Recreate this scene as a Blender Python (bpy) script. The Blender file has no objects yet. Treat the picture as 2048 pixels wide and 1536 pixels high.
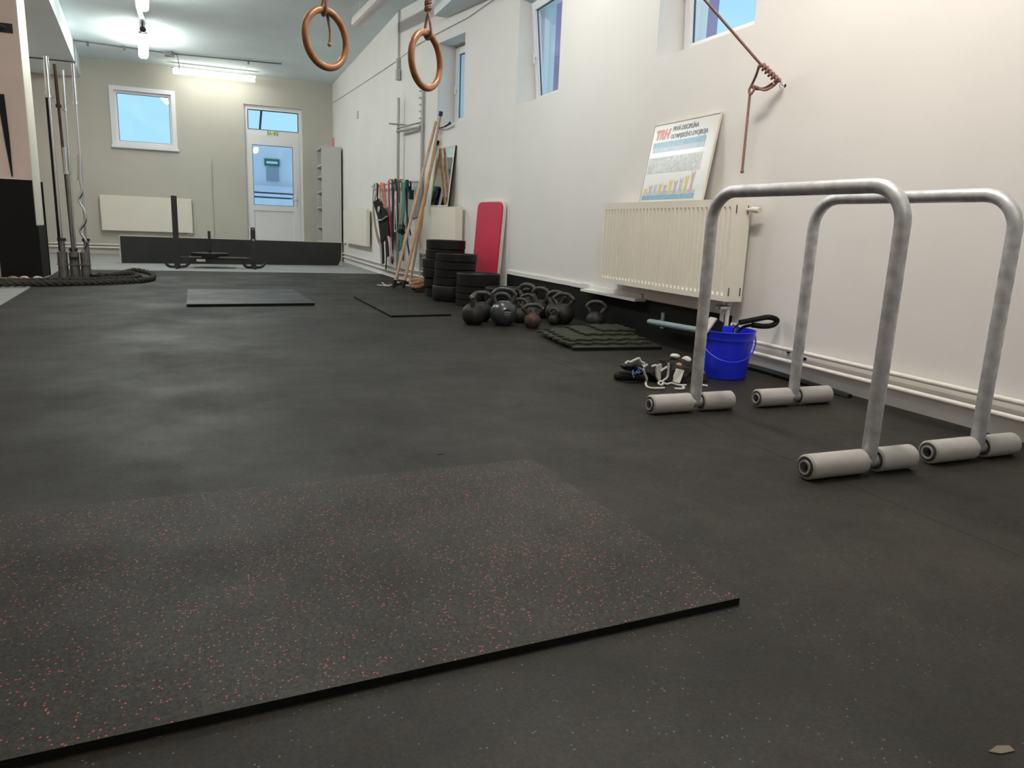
import bpy, bmesh, math, random
from mathutils import Vector, Matrix, Euler, noise
C = bpy.context.scene.collection
SC = bpy.context.scene
R = math.radians
random.seed(7)

# ------------------------------------------------------------------ camera
CAM_Z, F_PX = 0.78, 1460.25
PITCH, ROLL, YAW = .2077, .039925, .38991
def _axes():
    fwd = Vector((math.cos(PITCH)*math.sin(YAW), math.cos(PITCH)*math.cos(YAW), -math.sin(PITCH)))
    r = fwd.cross(Vector((0, 0, 1))).normalized(); u = r.cross(fwd)
    r2 = r*math.cos(ROLL)+u*math.sin(ROLL); u2 = -r*math.sin(ROLL)+u*math.cos(ROLL)
    return r2, u2, fwd
RX, UX, FX = _axes()
cam = bpy.data.cameras.new('camera'); co = bpy.data.objects.new('camera', cam); C.objects.link(co)
cam.sensor_width = 36; cam.sensor_fit = 'HORIZONTAL'; cam.lens = F_PX/2048*36; cam.clip_start = .02; cam.clip_end = 200
m = Matrix.Identity(4)
for i in range(3):
    m[i][0], m[i][1], m[i][2] = RX[i], UX[i], -FX[i]
m[2][3] = CAM_Z
co.matrix_world = m
SC.camera = co
SC.view_settings.view_transform = 'Standard'; SC.view_settings.look = 'None'
SC.view_settings.exposure = 0.22; SC.view_settings.gamma = 1.0; SC.view_settings.use_curve_mapping = False
# ------------------------------------------------------------------ world: even overcast dusk sky
W = bpy.data.worlds.new('sky'); SC.world = W; W.use_nodes = True
bg = W.node_tree.nodes['Background']; bg.inputs[0].default_value = (.40, .72, .93, 1); bg.inputs[1].default_value = .98
LAMP = 50.0          # radiance of the lit tube diffusers

# measured points of the place, from sight lines of the survey camera
def ray(x, y): return RX*(x-1024)-UX*(y-768)+FX*F_PX
def _hit(x, y, ax, v):
    D = ray(x, y); o = Vector((0, 0, CAM_Z)); return o+D*((v-o[ax])/D[ax])
def at_x(x, y, X): return _hit(x, y, 0, X)
def at_y(x, y, Y): return _hit(x, y, 1, Y)
def at_z(x, y, Z=0): return _hit(x, y, 2, Z)

# ------------------------------------------------------------------ materials
def mat(name, col, rough=.6, metal=0, spec=.5, nscale=0, namt=0, bump=0, bscale=200, col2=None, rough2=None, coat=0):
    M = bpy.data.materials.new(name); M.use_nodes = True; nt = M.node_tree; b = nt.nodes['Principled BSDF']
    b.inputs['Base Color'].default_value = (*col, 1); b.inputs['Roughness'].default_value = rough
    b.inputs['Metallic'].default_value = metal; b.inputs['Specular IOR Level'].default_value = spec
    b.inputs['Coat Weight'].default_value = coat
    tc = nt.nodes.new('ShaderNodeTexCoord')
    if nscale:
        n = nt.nodes.new('ShaderNodeTexNoise'); n.inputs['Scale'].default_value = nscale; n.inputs['Detail'].default_value = 5
        nt.links.new(tc.outputs['Object'], n.inputs['Vector'])
        r = nt.nodes.new('ShaderNodeMapRange'); r.inputs[1].default_value = .3; r.inputs[2].default_value = .7
        nt.links.new(n.outputs['Fac'], r.inputs[0])
        mx = nt.nodes.new('ShaderNodeMix'); mx.data_type = 'RGBA'
        c2 = col2 or tuple(c*(1-namt) for c in col)
        mx.inputs[6].default_value = (*col, 1); mx.inputs[7].default_value = (*c2, 1)
        nt.links.new(r.outputs[0], mx.inputs[0]); nt.links.new(mx.outputs[2], b.inputs['Base Color'])
        if rough2 is not None:
            r2 = nt.nodes.new('ShaderNodeMapRange'); r2.inputs[3].default_value = rough; r2.inputs[4].default_value = rough2
            nt.links.new(r.outputs[0], r2.inputs[0]); nt.links.new(r2.outputs[0], b.inputs['Roughness'])
    if bump:
        n2 = nt.nodes.new('ShaderNodeTexNoise'); n2.inputs['Scale'].default_value = bscale; n2.inputs['Detail'].default_value = 3
        nt.links.new(tc.outputs['Object'], n2.inputs['Vector'])
        bp = nt.nodes.new('ShaderNodeBump'); bp.inputs['Strength'].default_value = bump; bp.inputs['Distance'].default_value = .004
        nt.links.new(n2.outputs['Fac'], bp.inputs['Height']); nt.links.new(bp.outputs[0], b.inputs['Normal'])
    return M
def rubber(name, base, fleck=None, thresh=.93, fscale=170, mottle=.35, rough=.62, bump=.5, fl2=None, tint=None):
    """crumb rubber: dark granules, a few light flecks, cloudy wear"""
    M = mat(name, base, rough, 0, .38); nt = M.node_tree; b = nt.nodes['Principled BSDF']; L = nt.links.new
    tc = nt.nodes.new('ShaderNodeTexCoord')
    v = nt.nodes.new('ShaderNodeTexVoronoi'); v.inputs['Scale'].default_value = fscale; L(tc.outputs['Object'], v.inputs['Vector'])
    sp = nt.nodes.new('ShaderNodeSeparateColor'); L(v.outputs['Color'], sp.inputs[0])
    n = nt.nodes.new('ShaderNodeTexNoise'); n.inputs['Scale'].default_value = 1.3; n.inputs['Detail'].default_value = 7; n.inputs['Roughness'].default_value = .65
    L(tc.outputs['Object'], n.inputs['Vector'])
    mr = nt.nodes.new('ShaderNodeMapRange'); mr.inputs[1].default_value = .3; mr.inputs[2].default_value = .72
    mr.inputs[3].default_value = 1-mottle; mr.inputs[4].default_value = 1+mottle; L(n.outputs['Fac'], mr.inputs[0])
    gr = nt.nodes.new('ShaderNodeMapRange'); gr.inputs[3].default_value = .35; gr.inputs[4].default_value = 1.65; L(sp.outputs[1], gr.inputs[0])
    mu = nt.nodes.new('ShaderNodeMath'); mu.operation = 'MULTIPLY'; L(mr.outputs[0], mu.inputs[0]); L(gr.outputs[0], mu.inputs[1])
    sc = nt.nodes.new('ShaderNodeVectorMath'); sc.operation = 'SCALE'; sc.inputs[0].default_value = base; L(mu.outputs[0], sc.inputs['Scale'])
    out = sc.outputs[0]
    if tint:
        n3 = nt.nodes.new('ShaderNodeTexNoise'); n3.inputs['Scale'].default_value = 9; n3.inputs['Detail'].default_value = 2; L(tc.outputs['Object'], n3.inputs['Vector'])
        m3 = nt.nodes.new('ShaderNodeMapRange'); m3.inputs[1].default_value = .45; m3.inputs[2].default_value = .7; L(n3.outputs['Fac'], m3.inputs[0])
        x3 = nt.nodes.new('ShaderNodeMix'); x3.data_type = 'RGBA'; x3.blend_type = 'MULTIPLY'; x3.inputs[7].default_value = (*tint, 1)
        L(m3.outputs[0], x3.inputs[0]); L(out, x3.inputs[6]); out = x3.outputs[2]
    if fleck:
        n4 = nt.nodes.new('ShaderNodeTexNoise'); n4.inputs['Scale'].default_value = 5; n4.inputs['Detail'].default_value = 3; L(tc.outputs['Object'], n4.inputs['Vector'])
        m4 = nt.nodes.new('ShaderNodeMapRange'); m4.inputs[1].default_value = .3; m4.inputs[2].default_value = .7; m4.inputs[3].default_value = -.035; m4.inputs[4].default_value = .035; L(n4.outputs['Fac'], m4.inputs[0])
        ad = nt.nodes.new('ShaderNodeMath'); ad.operation = 'ADD'; L(sp.outputs[0], ad.inputs[0]); L(m4.outputs[0], ad.inputs[1])
        gt = nt.nodes.new('ShaderNodeMath'); gt.operation = 'GREATER_THAN'; gt.inputs[1].default_value = thresh; L(ad.outputs[0], gt.inputs[0])
        lt = nt.nodes.new('ShaderNodeMath'); lt.operation = 'LESS_THAN'; lt.inputs[1].default_value = .42; L(v.outputs['Distance'], lt.inputs[0])
        an = nt.nodes.new('ShaderNodeMath'); an.operation = 'MULTIPLY'; L(gt.outputs[0], an.inputs[0]); L(lt.outputs[0], an.inputs[1])
        fc = nt.nodes.new('ShaderNodeMix'); fc.data_type = 'RGBA'; fc.inputs[6].default_value = (*fleck, 1); fc.inputs[7].default_value = (*(fl2 or fleck), 1); L(sp.outputs[2], fc.inputs[0])
        mx = nt.nodes.new('ShaderNodeMix'); mx.data_type = 'RGBA'
        L(an.outputs[0], mx.inputs[0]); L(out, mx.inputs[6]); L(fc.outputs[2], mx.inputs[7]); out = mx.outputs[2]
    L(out, b.inputs['Base Color'])
    r2 = nt.nodes.new('ShaderNodeMapRange'); r2.inputs[1].default_value = .3; r2.inputs[2].default_value = .7
    r2.inputs[3].default_value = rough+.14; r2.inputs[4].default_value = rough-.10; L(n.outputs['Fac'], r2.inputs[0]); L(r2.outputs[0], b.inputs['Roughness'])
    bp = nt.nodes.new('ShaderNodeBump'); bp.inputs['Strength'].default_value = bump; bp.inputs['Distance'].default_value = .0025
    L(sp.outputs[1], bp.inputs['Height']); L(bp.outputs[0], b.inputs['Normal'])
    return M
def emit(name, col, s):
    M = bpy.data.materials.new(name); M.use_nodes = True; nt = M.node_tree; nt.nodes.clear()
    e = nt.nodes.new('ShaderNodeEmission'); e.inputs[0].default_value = (*col, 1); e.inputs[1].default_value = s
    o = nt.nodes.new('ShaderNodeOutputMaterial'); nt.links.new(e.outputs[0], o.inputs[0]); return M
def glass(name, tint=(1, 1, 1)):
    M = bpy.data.materials.new(name); M.use_nodes = True; nt = M.node_tree; nt.nodes.clear()
    f = nt.nodes.new('ShaderNodeFresnel'); f.inputs[0].default_value = 1.5
    t = nt.nodes.new('ShaderNodeBsdfTransparent'); t.inputs[0].default_value = (*tint, 1)
    g = nt.nodes.new('ShaderNodeBsdfGlossy'); g.inputs[1].default_value = .02
    x = nt.nodes.new('ShaderNodeMixShader'); o = nt.nodes.new('ShaderNodeOutputMaterial')
    ge = nt.nodes.new('ShaderNodeNewGeometry'); iv = nt.nodes.new('ShaderNodeMath'); iv.operation = 'SUBTRACT'; iv.inputs[0].default_value = 1
    mm = nt.nodes.new('ShaderNodeMath'); mm.operation = 'MULTIPLY'
    nt.links.new(ge.outputs['Backfacing'], iv.inputs[1]); nt.links.new(f.outputs[0], mm.inputs[0]); nt.links.new(iv.outputs[0], mm.inputs[1])
    nt.links.new(mm.outputs[0], x.inputs[0]); nt.links.new(t.outputs[0], x.inputs[1]); nt.links.new(g.outputs[0], x.inputs[2]); nt.links.new(x.outputs[0], o.inputs[0]); return M

M = {}
M['wall'] = mat('white_plaster', (.80, .785, .76), .75, nscale=1.2, namt=.05, bump=.12, bscale=60)
M['wall_back'] = mat('grey_beige_paint', (.54, .52, .455), .75, nscale=1.5, namt=.06, bump=.1, bscale=60)
M['column'] = mat('pinkish_paint', (.68, .535, .465), .7, nscale=2, namt=.08)
M['ceil'] = mat('ceiling_paint', (.76, .85, .87), .8, nscale=1.1, namt=.12)
M['upvc'] = mat('white_window_plastic', (.82, .82, .84), .35)
M['glass'] = glass('window_glass', (.97, .99, 1))
M['gasket'] = mat('dark_gasket', (.06, .07, .09), .5)
M['floor'] = rubber('rubber_floor', (.0088, .0079, .0048), (.13, .12, .10), .985, 200, .5, .60, 1.0, (.05, .05, .045), tint=(1.35, .85, .75))
M['concrete'] = mat('grey_concrete', (.30, .30, .295), .6, nscale=2.5, namt=.15, bump=.1)
M['redmat'] = rubber('speckled_rubber', (.0195, .0185, .0155), (.42, .065, .052), .928, 215, .3, .62, .5, (.30, .13, .10), tint=(1.06, .97, .95))
M['blackmat'] = rubber('smooth_black_rubber', (.024, .024, .0235), None, 1, 200, .2, .5, .2)
M['tilemat'] = rubber('puzzle_mat_foam', (.022, .026, .016), None, 1, 90, .25, .8, .5)
M['panel'] = mat('black_bench_vinyl', (.022, .024, .0245), .6, nscale=4, namt=.3)
M['cutedge'] = mat('cut_rubber_edge', (.006, .006, .0055), .8, 0, .2, nscale=60, namt=.4)
M['black'] = mat('black_rubber', (.008, .008, .0075), .6, 0, .3, nscale=30, namt=.3)
M['band'] = mat('black_wall_band', (.007, .0068, .006), .75, 0, .25, nscale=3, namt=.4)
M['plate'] = mat('bumper_rubber', (.007, .007, .0065), .5, 0, .28, nscale=12, namt=.3)
M['galv'] = mat('galvanised_steel', (.70, .71, .73), .40, .72, nscale=22, col2=(.44, .44, .46), rough2=.56)
M['steel'] = mat('chrome_steel', (.62, .64, .66), .2, 1)
M['dullsteel'] = mat('dull_grey_steel', (.25, .245, .23), .45, .8, nscale=12, namt=.35)
M['rusty'] = mat('rusty_steel', (.10, .055, .045), .55, .4, nscale=20, namt=.5)
M['darksteel'] = mat('black_painted_steel', (.022, .021, .020), .45, nscale=10, namt=.3)
M['iron'] = mat('cast_iron', (.030, .028, .025), .52, .2, .35, nscale=25, namt=.45, bump=.2, bscale=90)
M['highlithandle'] = mat('highlit_iron_handle', (.065, .062, .057), .42, .3, .4, nscale=30, namt=.35)  # lighter iron: bright highlights on the handles put into the colour
M['vinyl'] = mat('dark_grey_vinyl', (.040, .048, .050), .28, 0, .5, nscale=20, namt=.15, coat=.3)
M['rust'] = mat('rust_brown_iron', (.10, .055, .042), .6, .2, nscale=30, namt=.6, bump=.3, bscale=80)
M['foam'] = mat('grey_foam', (.43, .41, .39), .9, nscale=30, namt=.10, bump=.25, bscale=500)
M['foamcut'] = mat('dark_foam_core', (.07, .065, .06), .9)
M['hole'] = mat('dark_bore', (.012, .012, .012), .9)
M['rad'] = mat('cream_radiator_enamel', (.84, .80, .70), .38, nscale=3, namt=.04)
M['pipe'] = mat('white_pipe_paint', (.80, .77, .71), .4, nscale=20, namt=.08)
M['red'] = mat('red_vinyl', (.60, .020, .07), .5, nscale=8, namt=.12)
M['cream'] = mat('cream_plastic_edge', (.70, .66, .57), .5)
M['wood'] = mat('light_wood', (.58, .33, .16), .55, nscale=18, namt=.3)
M['pinkwood'] = mat('pale_wood', (.60, .40, .28), .55, nscale=18, namt=.25)
M['ringwood'] = mat('varnished_ring_wood', (.40, .165, .055), .38, nscale=28, namt=.45, coat=.2)
M['rope'] = mat('dusty_pink_rope', (.36, .195, .165), .85, nscale=120, namt=.4, bump=.5, bscale=250)
M['tan'] = mat('tan_rope', (.44, .24, .125), .9, nscale=50, namt=.45, bump=.5, bscale=120)
M['brope'] = mat('dark_battle_rope', (.050, .044, .034), .95, nscale=40, namt=.5, bump=.8, bscale=90)
M['shelf'] = mat('pale_grey_laminate', (.56, .55, .52), .5)
M['blue'] = mat('blue_bucket_plastic', (.016, .036, .80), .30, nscale=6, namt=.08)
M['ltblue'] = mat('pale_blue_enamel', (.26, .33, .37), .4)
M['webwhite'] = mat('white_webbing', (.52, .51, .48), .8)
M['cloth'] = mat('dark_canvas', (.013, .012, .012), .9, 0, .25, nscale=30, namt=.35, bump=.5, bscale=150)
M['brown'] = mat('brown_canvas', (.026, .022, .019), .9, 0, .25, nscale=20, namt=.35)
M['bluecord'] = mat('blue_cord', (.09, .17, .36), .8)
M['orange'] = mat('orange_band_rubber', (.80, .10, .02), .45)
M['crimson'] = mat('crimson_band_rubber', (.36, .012, .05), .45)
M['maroon'] = mat('maroon_band_rubber', (.09, .012, .022), .5)
M['green'] = mat('green_band_rubber', (.012, .20, .075), .45)
M['dkgreen'] = mat('dark_green_band', (.012, .045, .022), .5)
M['belt'] = mat('tan_leather', (.36, .235, .135), .6, nscale=12, namt=.3)
M['navy'] = mat('navy_webbing', (.015, .018, .075), .7)
M['gwall'] = mat('grey_bracket_paint', (.48, .49, .47), .5)
M['graypole'] = mat('grey_pole_paint', (.40, .41, .41), .4, .3)
M['cable'] = mat('grey_cable_pvc', (.11, .11, .105), .5)
M['palecable'] = mat('pale_cable_pvc', (.60, .61, .59), .5)
M['lit'] = emit('lit_tube_diffuser', (1.0, .90, .80), LAMP*1.6)
M['litcool'] = emit('cool_tube_diffuser', (.96, 1.0, .95), LAMP*.95)
M['litback'] = emit('back_tube_diffuser', (1.0, .99, .90), LAMP*.25)
M['litmid'] = emit('middle_tube_diffuser', (1.0, .98, .92), LAMP*.5)
M['unlit'] = mat('unlit_diffuser', (.68, .62, .60), .4)
M['housing'] = mat('lamp_housing', (.60, .60, .58), .5)
M['mirror'] = mat('mirror_glass', (.80, .83, .82), .03, 1)
M['paper'] = mat('poster_paper', (.74, .75, .73), .22, coat=.4)
M['pblue'] = mat('poster_blue', (.22, .45, .62), .25, nscale=40, namt=.25)
M['plilac'] = mat('poster_pale_blue', (.50, .58, .70), .25, nscale=30, namt=.15)
M['pgrey'] = mat('poster_grey_print', (.34, .38, .39), .25, nscale=45, col2=(.62, .64, .62))
M['pred'] = mat('poster_red', (.62, .17, .15), .25)  # lettering red dulled, reflection haze over it put into the colour
M['pdark'] = mat('poster_dark_ink', (.13, .15, .17), .25)
M['pyel'] = mat('poster_yellow', (.62, .56, .12), .25)
M['ppink'] = mat('poster_pink', (.58, .36, .42), .25)
M['signgreen'] = mat('exit_sign_green', (.30, .42, .10), .4)
M['signpale'] = mat('exit_sign_pale', (.72, .80, .55), .4)
M['facade'] = mat('pale_house_render', (.93, .92, .96), .9)
M['snow'] = mat('bluish_snow', (.88, .86, .95), .9, nscale=.8, namt=.18)
M['purple'] = mat('purple_grey_render', (.62, .36, .52), .9, nscale=.6, namt=.2)
M['outgreen'] = mat('green_sign_board', (.05, .20, .12), .6)
M['outgrey'] = mat('grey_shutter', (.40, .43, .48), .6)
M['scrap'] = mat('tan_tape', (.16, .13, .08), .7)

# ------------------------------------------------------------------ mesh helpers
def bx(bm, lo, hi, mtx=None):
    x0, y0, z0 = lo; x1, y1, z1 = hi
    co_ = [(x0, y0, z0), (x1, y0, z0), (x1, y1, z0), (x0, y1, z0), (x0, y0, z1), (x1, y0, z1), (x1, y1, z1), (x0, y1, z1)]
    vs = [bm.verts.new(mtx @ Vector(c) if mtx else c) for c in co_]
    for f in ((0, 3, 2, 1), (4, 5, 6, 7), (0, 1, 5, 4), (1, 2, 6, 5), (2, 3, 7, 6), (3, 0, 4, 7)):
        bm.faces.new([vs[i] for i in f])
    return vs
def prism(bm, pts, ax_e, t, mtx=None):
    """polygon pts (3D) extruded by vector ax_e*t"""
    e = Vector(ax_e)*t; n = len(pts)
    a = [bm.verts.new(mtx @ Vector(p) if mtx else p) for p in pts]
    b = [bm.verts.new(mtx @ (Vector(p)+e) if mtx else Vector(p)+e) for p in pts]
    bm.faces.new(a[::-1]); bm.faces.new(b)
    for i in range(n): bm.faces.new([a[i], a[(i+1) % n], b[(i+1) % n], b[i]])
def frames(pts, closed):
    n = len(pts); T = []
    for i in range(n):
        a = pts[(i-1) % n] if (closed or i > 0) else pts[i]; b = pts[(i+1) % n] if (closed or i < n-1) else pts[i]
        T.append((b-a).normalized())
    up = Vector((0, 0, 1)) if abs(T[0].z) < .9 else Vector((1, 0, 0))
    N = [(up-T[0]*up.dot(T[0])).normalized()]
    for i in range(1, n):
        v = N[-1]-T[i]*N[-1].dot(T[i]); N.append(v.normalized() if v.length > 1e-6 else N[-1])
    return T, N
def tube(bm, pts, r, n=10, closed=False, cap=True, mtx=None):
    pts = [Vector(p) for p in pts]; T, N = frames(pts, closed); rings = []
    for i, p in enumerate(pts):
        rr = r[i] if isinstance(r, (list, tuple)) else r
        B = T[i].cross(N[i]); ring = []
        for k in range(n):
            a = 2*math.pi*k/n; q = p+(N[i]*math.cos(a)+B*math.sin(a))*rr
            ring.append(bm.verts.new(mtx @ q if mtx else q))
        rings.append(ring)
    m_ = len(rings)
    for i in range(m_ if closed else m_-1):
        a, b = rings[i], rings[(i+1) % m_]
        for k in range(n): bm.faces.new([a[k], a[(k+1) % n], b[(k+1) % n], b[k]])
    if cap and not closed:
        bm.faces.new(rings[0][::-1]); bm.faces.new(rings[-1])
def ribbon(bm, pts, wdir, w, t, closed=False):
    pts = [Vector(p) for p in pts]; n = len(pts); rings = []
    for i, p in enumerate(pts):
        a = pts[(i-1) % n] if (closed or i > 0) else p; b = pts[(i+1) % n] if (closed or i < n-1) else p
        T = (b-a).normalized(); wd = Vector(wdir); wd = (wd-T*wd.dot(T)).normalized(); nn = T.cross(wd)
        ww = w[i] if isinstance(w, (list, tuple)) else w
        rings.append([bm.verts.new(p+wd*s*ww/2+nn*q*t/2) for s, q in ((-1, -1), (1, -1), (1, 1), (-1, 1))])
    for i in range(n if closed else n-1):
        a, b = rings[i], rings[(i+1) % n]
        for k in range(4): bm.faces.new([a[k], a[(k+1) % 4], b[(k+1) % 4], b[k]])
    if not closed: bm.faces.new(rings[0][::-1]); bm.faces.new(rings[-1])
def lathe(bm, prof, n=32, mtx=None, closed=False):
    rings = []
    for r, z in prof:
        ring = []
        for k in range(n):
            a = 2*math.pi*k/n; q = Vector((max(r, 1e-4)*math.cos(a), max(r, 1e-4)*math.sin(a), z)); ring.append(bm.verts.new(mtx @ q if mtx else q))
        rings.append(ring)
    m_ = len(rings)
    for i in range(m_ if closed else m_-1):
        a, b = rings[i], rings[(i+1) % m_]
        for k in range(n): bm.faces.new([a[k], a[(k+1) % n], b[(k+1) % n], b[k]])
    if not closed: bm.faces.new(rings[0][::-1]); bm.faces.new(rings[-1])
def spline(P, sub=6, closed=False):
    P = [Vector(p) for p in P]; n = len(P); out = []
    for i in range(n if closed else n-1):
        g = lambda j: P[j % n] if closed else P[min(max(j, 0), n-1)]
        a, b, c, d_ = g(i-1), g(i), g(i+1), g(i+2)
        for k in range(sub):
            t = k/sub
            out.append(.5*((2*b)+(c-a)*t+(2*a-5*b+4*c-d_)*t*t+(3*b-a-3*c+d_)*t**3))
    if not closed: out.append(P[-1])
    return out
def lump(bm, c, rad, amp=.15, seed=0, sub=3, floor_z=None, fr=9, mtx=None):
    r = bmesh.ops.create_icosphere(bm, subdivisions=sub, radius=1)
    for v in r['verts']:
        d_ = v.co.normalized(); k = 1+amp*noise.noise(d_*1.7+Vector((seed*3.1, seed, 0)))+amp*.5*noise.noise(d_*fr*.5+Vector((0, seed, 2)))
        q = Vector((d_.x*rad[0]*k, d_.y*rad[1]*k, d_.z*rad[2]*k))
        if mtx: q = mtx @ q
        q += Vector(c)
        if floor_z is not None and q.z < floor_z: q.z = floor_z+random.random()*.0005
        v.co = q
def bevel(bm, w, seg=2, ang=30):
    es = [e for e in bm.edges if len(e.link_faces) == 2 and e.calc_face_angle(0) > R(ang)]
    bmesh.ops.bevel(bm, geom=es, offset=w, segments=seg, affect='EDGES', profile=.5)
def obj(name, bm, m_, parent=None, smooth=True, recalc=True):
    if recalc: bmesh.ops.recalc_face_normals(bm, faces=bm.faces)
    me = bpy.data.meshes.new(name); bm.to_mesh(me); bm.free()
    ms = m_ if isinstance(m_, list) else [m_]
    for k in ms: me.materials.append(M[k])
    if smooth:
        me.polygons.foreach_set('use_smooth', [True]*len(me.polygons))
        try: me.set_sharp_from_angle(angle=R(38))
        except Exception: pass
    o = bpy.data.objects.new(name, me); C.objects.link(o)
    if parent:
        o.parent = parent
        # parts are modelled in world space: bring them into the parent's frame
        p = parent; mw = p.matrix_basis.copy()
        while p.parent: p = p.parent; mw = p.matrix_basis @ mw
        o.matrix_parent_inverse = Matrix.Identity(4); me.transform(mw.inverted())
    return o
def thing(name, label, cat, loc=(0, 0, 0), group=None, rotz=0):
    o = bpy.data.objects.new(name, None); C.objects.link(o); o.empty_display_size = .05
    o.matrix_basis = Matrix.Translation(loc) @ Matrix.Rotation(rotz, 4, 'Z')
    o['label'] = label; o['category'] = cat
    if group: o['group'] = group
    return o
def tag(o, label, cat, group=None):
    o['label'] = label; o['category'] = cat
    if group: o['group'] = group
    return o
def struct(name, bm, m_, parent=None, smooth=False):
    o = obj(name, bm, m_, parent, smooth)
    if not parent: o['kind'] = 'structure'
    return o
def sempty(name, loc):
    o = bpy.data.objects.new(name, None); C.objects.link(o); o.matrix_basis = Matrix.Translation(loc); o['kind'] = 'structure'; return o
def B(): return bmesh.new()
def dup(root, loc, rotz=0, label=None, tilt=None, scale=None):
    r = root.copy(); C.objects.link(r)
    m_ = Matrix.Translation(loc) @ Matrix.Rotation(rotz, 4, 'Z')
    if tilt: m_ = m_ @ tilt
    if scale: m_ = m_ @ Matrix.Scale(scale, 4)
    r.matrix_basis = m_
    if label: r['label'] = label
    for ch in list(root.children):
        c = ch.copy(); C.objects.link(c); c.parent = r
        for g in ch.children:
            d_ = g.copy(); C.objects.link(d_); d_.parent = c
    return r
def text_mesh(bm, s, mtx, size, shear=0, xs=1, depth=.0006, bold=0):
    cu = bpy.data.curves.new('lettering', 'FONT'); cu.body = s; cu.size = size; cu.shear = shear; cu.extrude = depth; cu.offset = bold
    cu.align_x = 'LEFT'; cu.resolution_u = 3
    t = bpy.data.objects.new('lettering', cu); C.objects.link(t)
    dg = bpy.context.evaluated_depsgraph_get(); me = bpy.data.meshes.new_from_object(t.evaluated_get(dg))
    me.transform(mtx @ Matrix.Diagonal((xs, 1, 1, 1))); bm.from_mesh(me)
    bpy.data.objects.remove(t); bpy.data.curves.remove(cu); bpy.data.meshes.remove(me)
def basis(o, u, v, w):
    m_ = Matrix.Identity(4)
    for i in range(3): m_[i][0], m_[i][1], m_[i][2], m_[i][3] = u[i], v[i], w[i], o[i]
    return m_

# ================================================================== ROOM
CEIL = 3.66; XN = 3.06; XF = 2.5; YB = 16.8; YK = -3.2; XL = -3.4
OA = Vector((XN, 7.7, 0)); OB = Vector((XF, 10.7, 0)); OD = (OB-OA).normalized(); ON = Vector((OD.y, -OD.x, 0))   # skewed middle part of the right wall
NEAR = basis((XN, 0, 0), (0, 1, 0), (0, 0, 1), (1, 0, 0))      # u along the wall, v up, w outward
OBL = basis(OA, OD, (0, 0, 1), ON)
FAR = basis((XF, 0, 0), (0, 1, 0), (0, 0, 1), (1, 0, 0))
BACK = basis((0, YB, 0), (1, 0, 0), (0, 0, 1), (0, 1, 0))
def wall_strip(bm, mtx, u0, u1, v0, v1, t, holes):
    us = u0
    for (a, b, c, d_) in sorted(holes):
        bx(bm, (us, v0, 0), (a, v1, t), mtx)
        if c > v0: bx(bm, (a, v0, 0), (b, c, t), mtx)
        bx(bm, (a, d_, 0), (b, v1, t), mtx); us = b
    bx(bm, (us, v0, 0), (u1, v1, t), mtx)
OL = (OB-OA).length
W1 = (1.13, 1.83, 2.04, 3.03); W2 = (6.6, 7.64, 2.07, 3.13); W3 = (3.86, 4.93, 2.04, 3.10); WB = (-1.73, -.585, 2.09, 3.20); DR = (.70, 1.86, 0, 3.10)
bm = B()
wall_strip(bm, NEAR, YK, 7.7, -.1, CEIL+.1, .42, [W2, W3])
struct('wall_right', bm, 'wall'); bm = B()
wall_strip(bm, OBL, 0, OL, -.1, CEIL+.1, .42, [W1])
struct('wall_right', bm, 'wall'); bm = B()
bx(bm, (XF, 10.7, -.1), (XF+.42, YB+.3, CEIL+.1))
struct('wall_right', bm, 'wall')
bm = B(); wall_strip(bm, BACK, XL, XF+.1, -.1, CEIL+.1, .35, [WB, DR]); struct('wall_back', bm, 'wall_back')
bm = B(); bx(bm, (XL-.2, YB-.035, -.02), (.035, YB+.01, 1.945)); struct('trim_1', bm, 'wall_back')
bm = B(); bx(bm, (XL-.2, YK, -.1), (XL, YB+.3, CEIL+.1)); struct('wall_left', bm, 'column')
bm = B(); bx(bm, (XL, YK-.2, -.1), (XN+.3, YK, CEIL+.1)); struct('wall_front', bm, 'wall')
bm = B(); bx(bm, (XL-.2, YK-.2, CEIL), (XN+.5, YB+.3, CEIL+.15)); ceiling = struct('ceiling', bm, 'ceil')
# beam along the left side (slightly skewed) and along the near right wall
def bxl(y): return -1.885-.0825*(y-13.02)
bm = B(); prism(bm, [(bxl(YK), YK, 3.30), (bxl(YB), YB, 3.30), (bxl(YB)-.85, YB, 3.30), (bxl(YK)-.85, YK, 3.30)], (0, 0, 1), .36); o = obj('beam', bm, 'ceil', ceiling, False)
bm = B(); prism(bm, [(2.6, YK, 3.28), (XN, YK, 3.28), (XN, 7.7, 3.28), (2.765, 9.28, 3.28), (2.6, 9.28, 3.28)], (0, 0, 1), .38); obj('beam', bm, 'ceil', ceiling, False)
# floor: concrete slab and rolled rubber sheets
bm = B(); bx(bm, (XL, YK, -.1), (XN, YB, 0)); floor = struct('floor', bm, 'concrete')
def lx(y): return -1.646-.0675*(y-7.14)
cuts = [None, 1.90, None]
for i in range(2):
    a0, b0 = cuts[i], cuts[i+1]
    g = .0009
    def xa(y): return lx(y) if a0 is None else a0+g
    if b0 is None:
        pts = [(xa(YK), YK), (XN-.005, YK), (XN-.005, 2.9), (XN-.06, 3.5), (XN-.005, 3.6), (XN-.005, 7.7), (2.497, 10.69), (2.497, 11.76), (xa(11.78), 11.78)]
    else:
        pts = [(xa(YK), YK), (b0-g, YK), (b0-g, 11.78), (xa(11.78), 11.78)]
        if a0 is None: pts += [(lx(y), y) for y in (9, 6, 2)]
    bm = B(); prism(bm, [(x, y, 0) for x, y in pts], (0, 0, 1), .008); obj('rubber_sheet', bm, 'floor', floor, False)
FZ = .008
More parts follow.
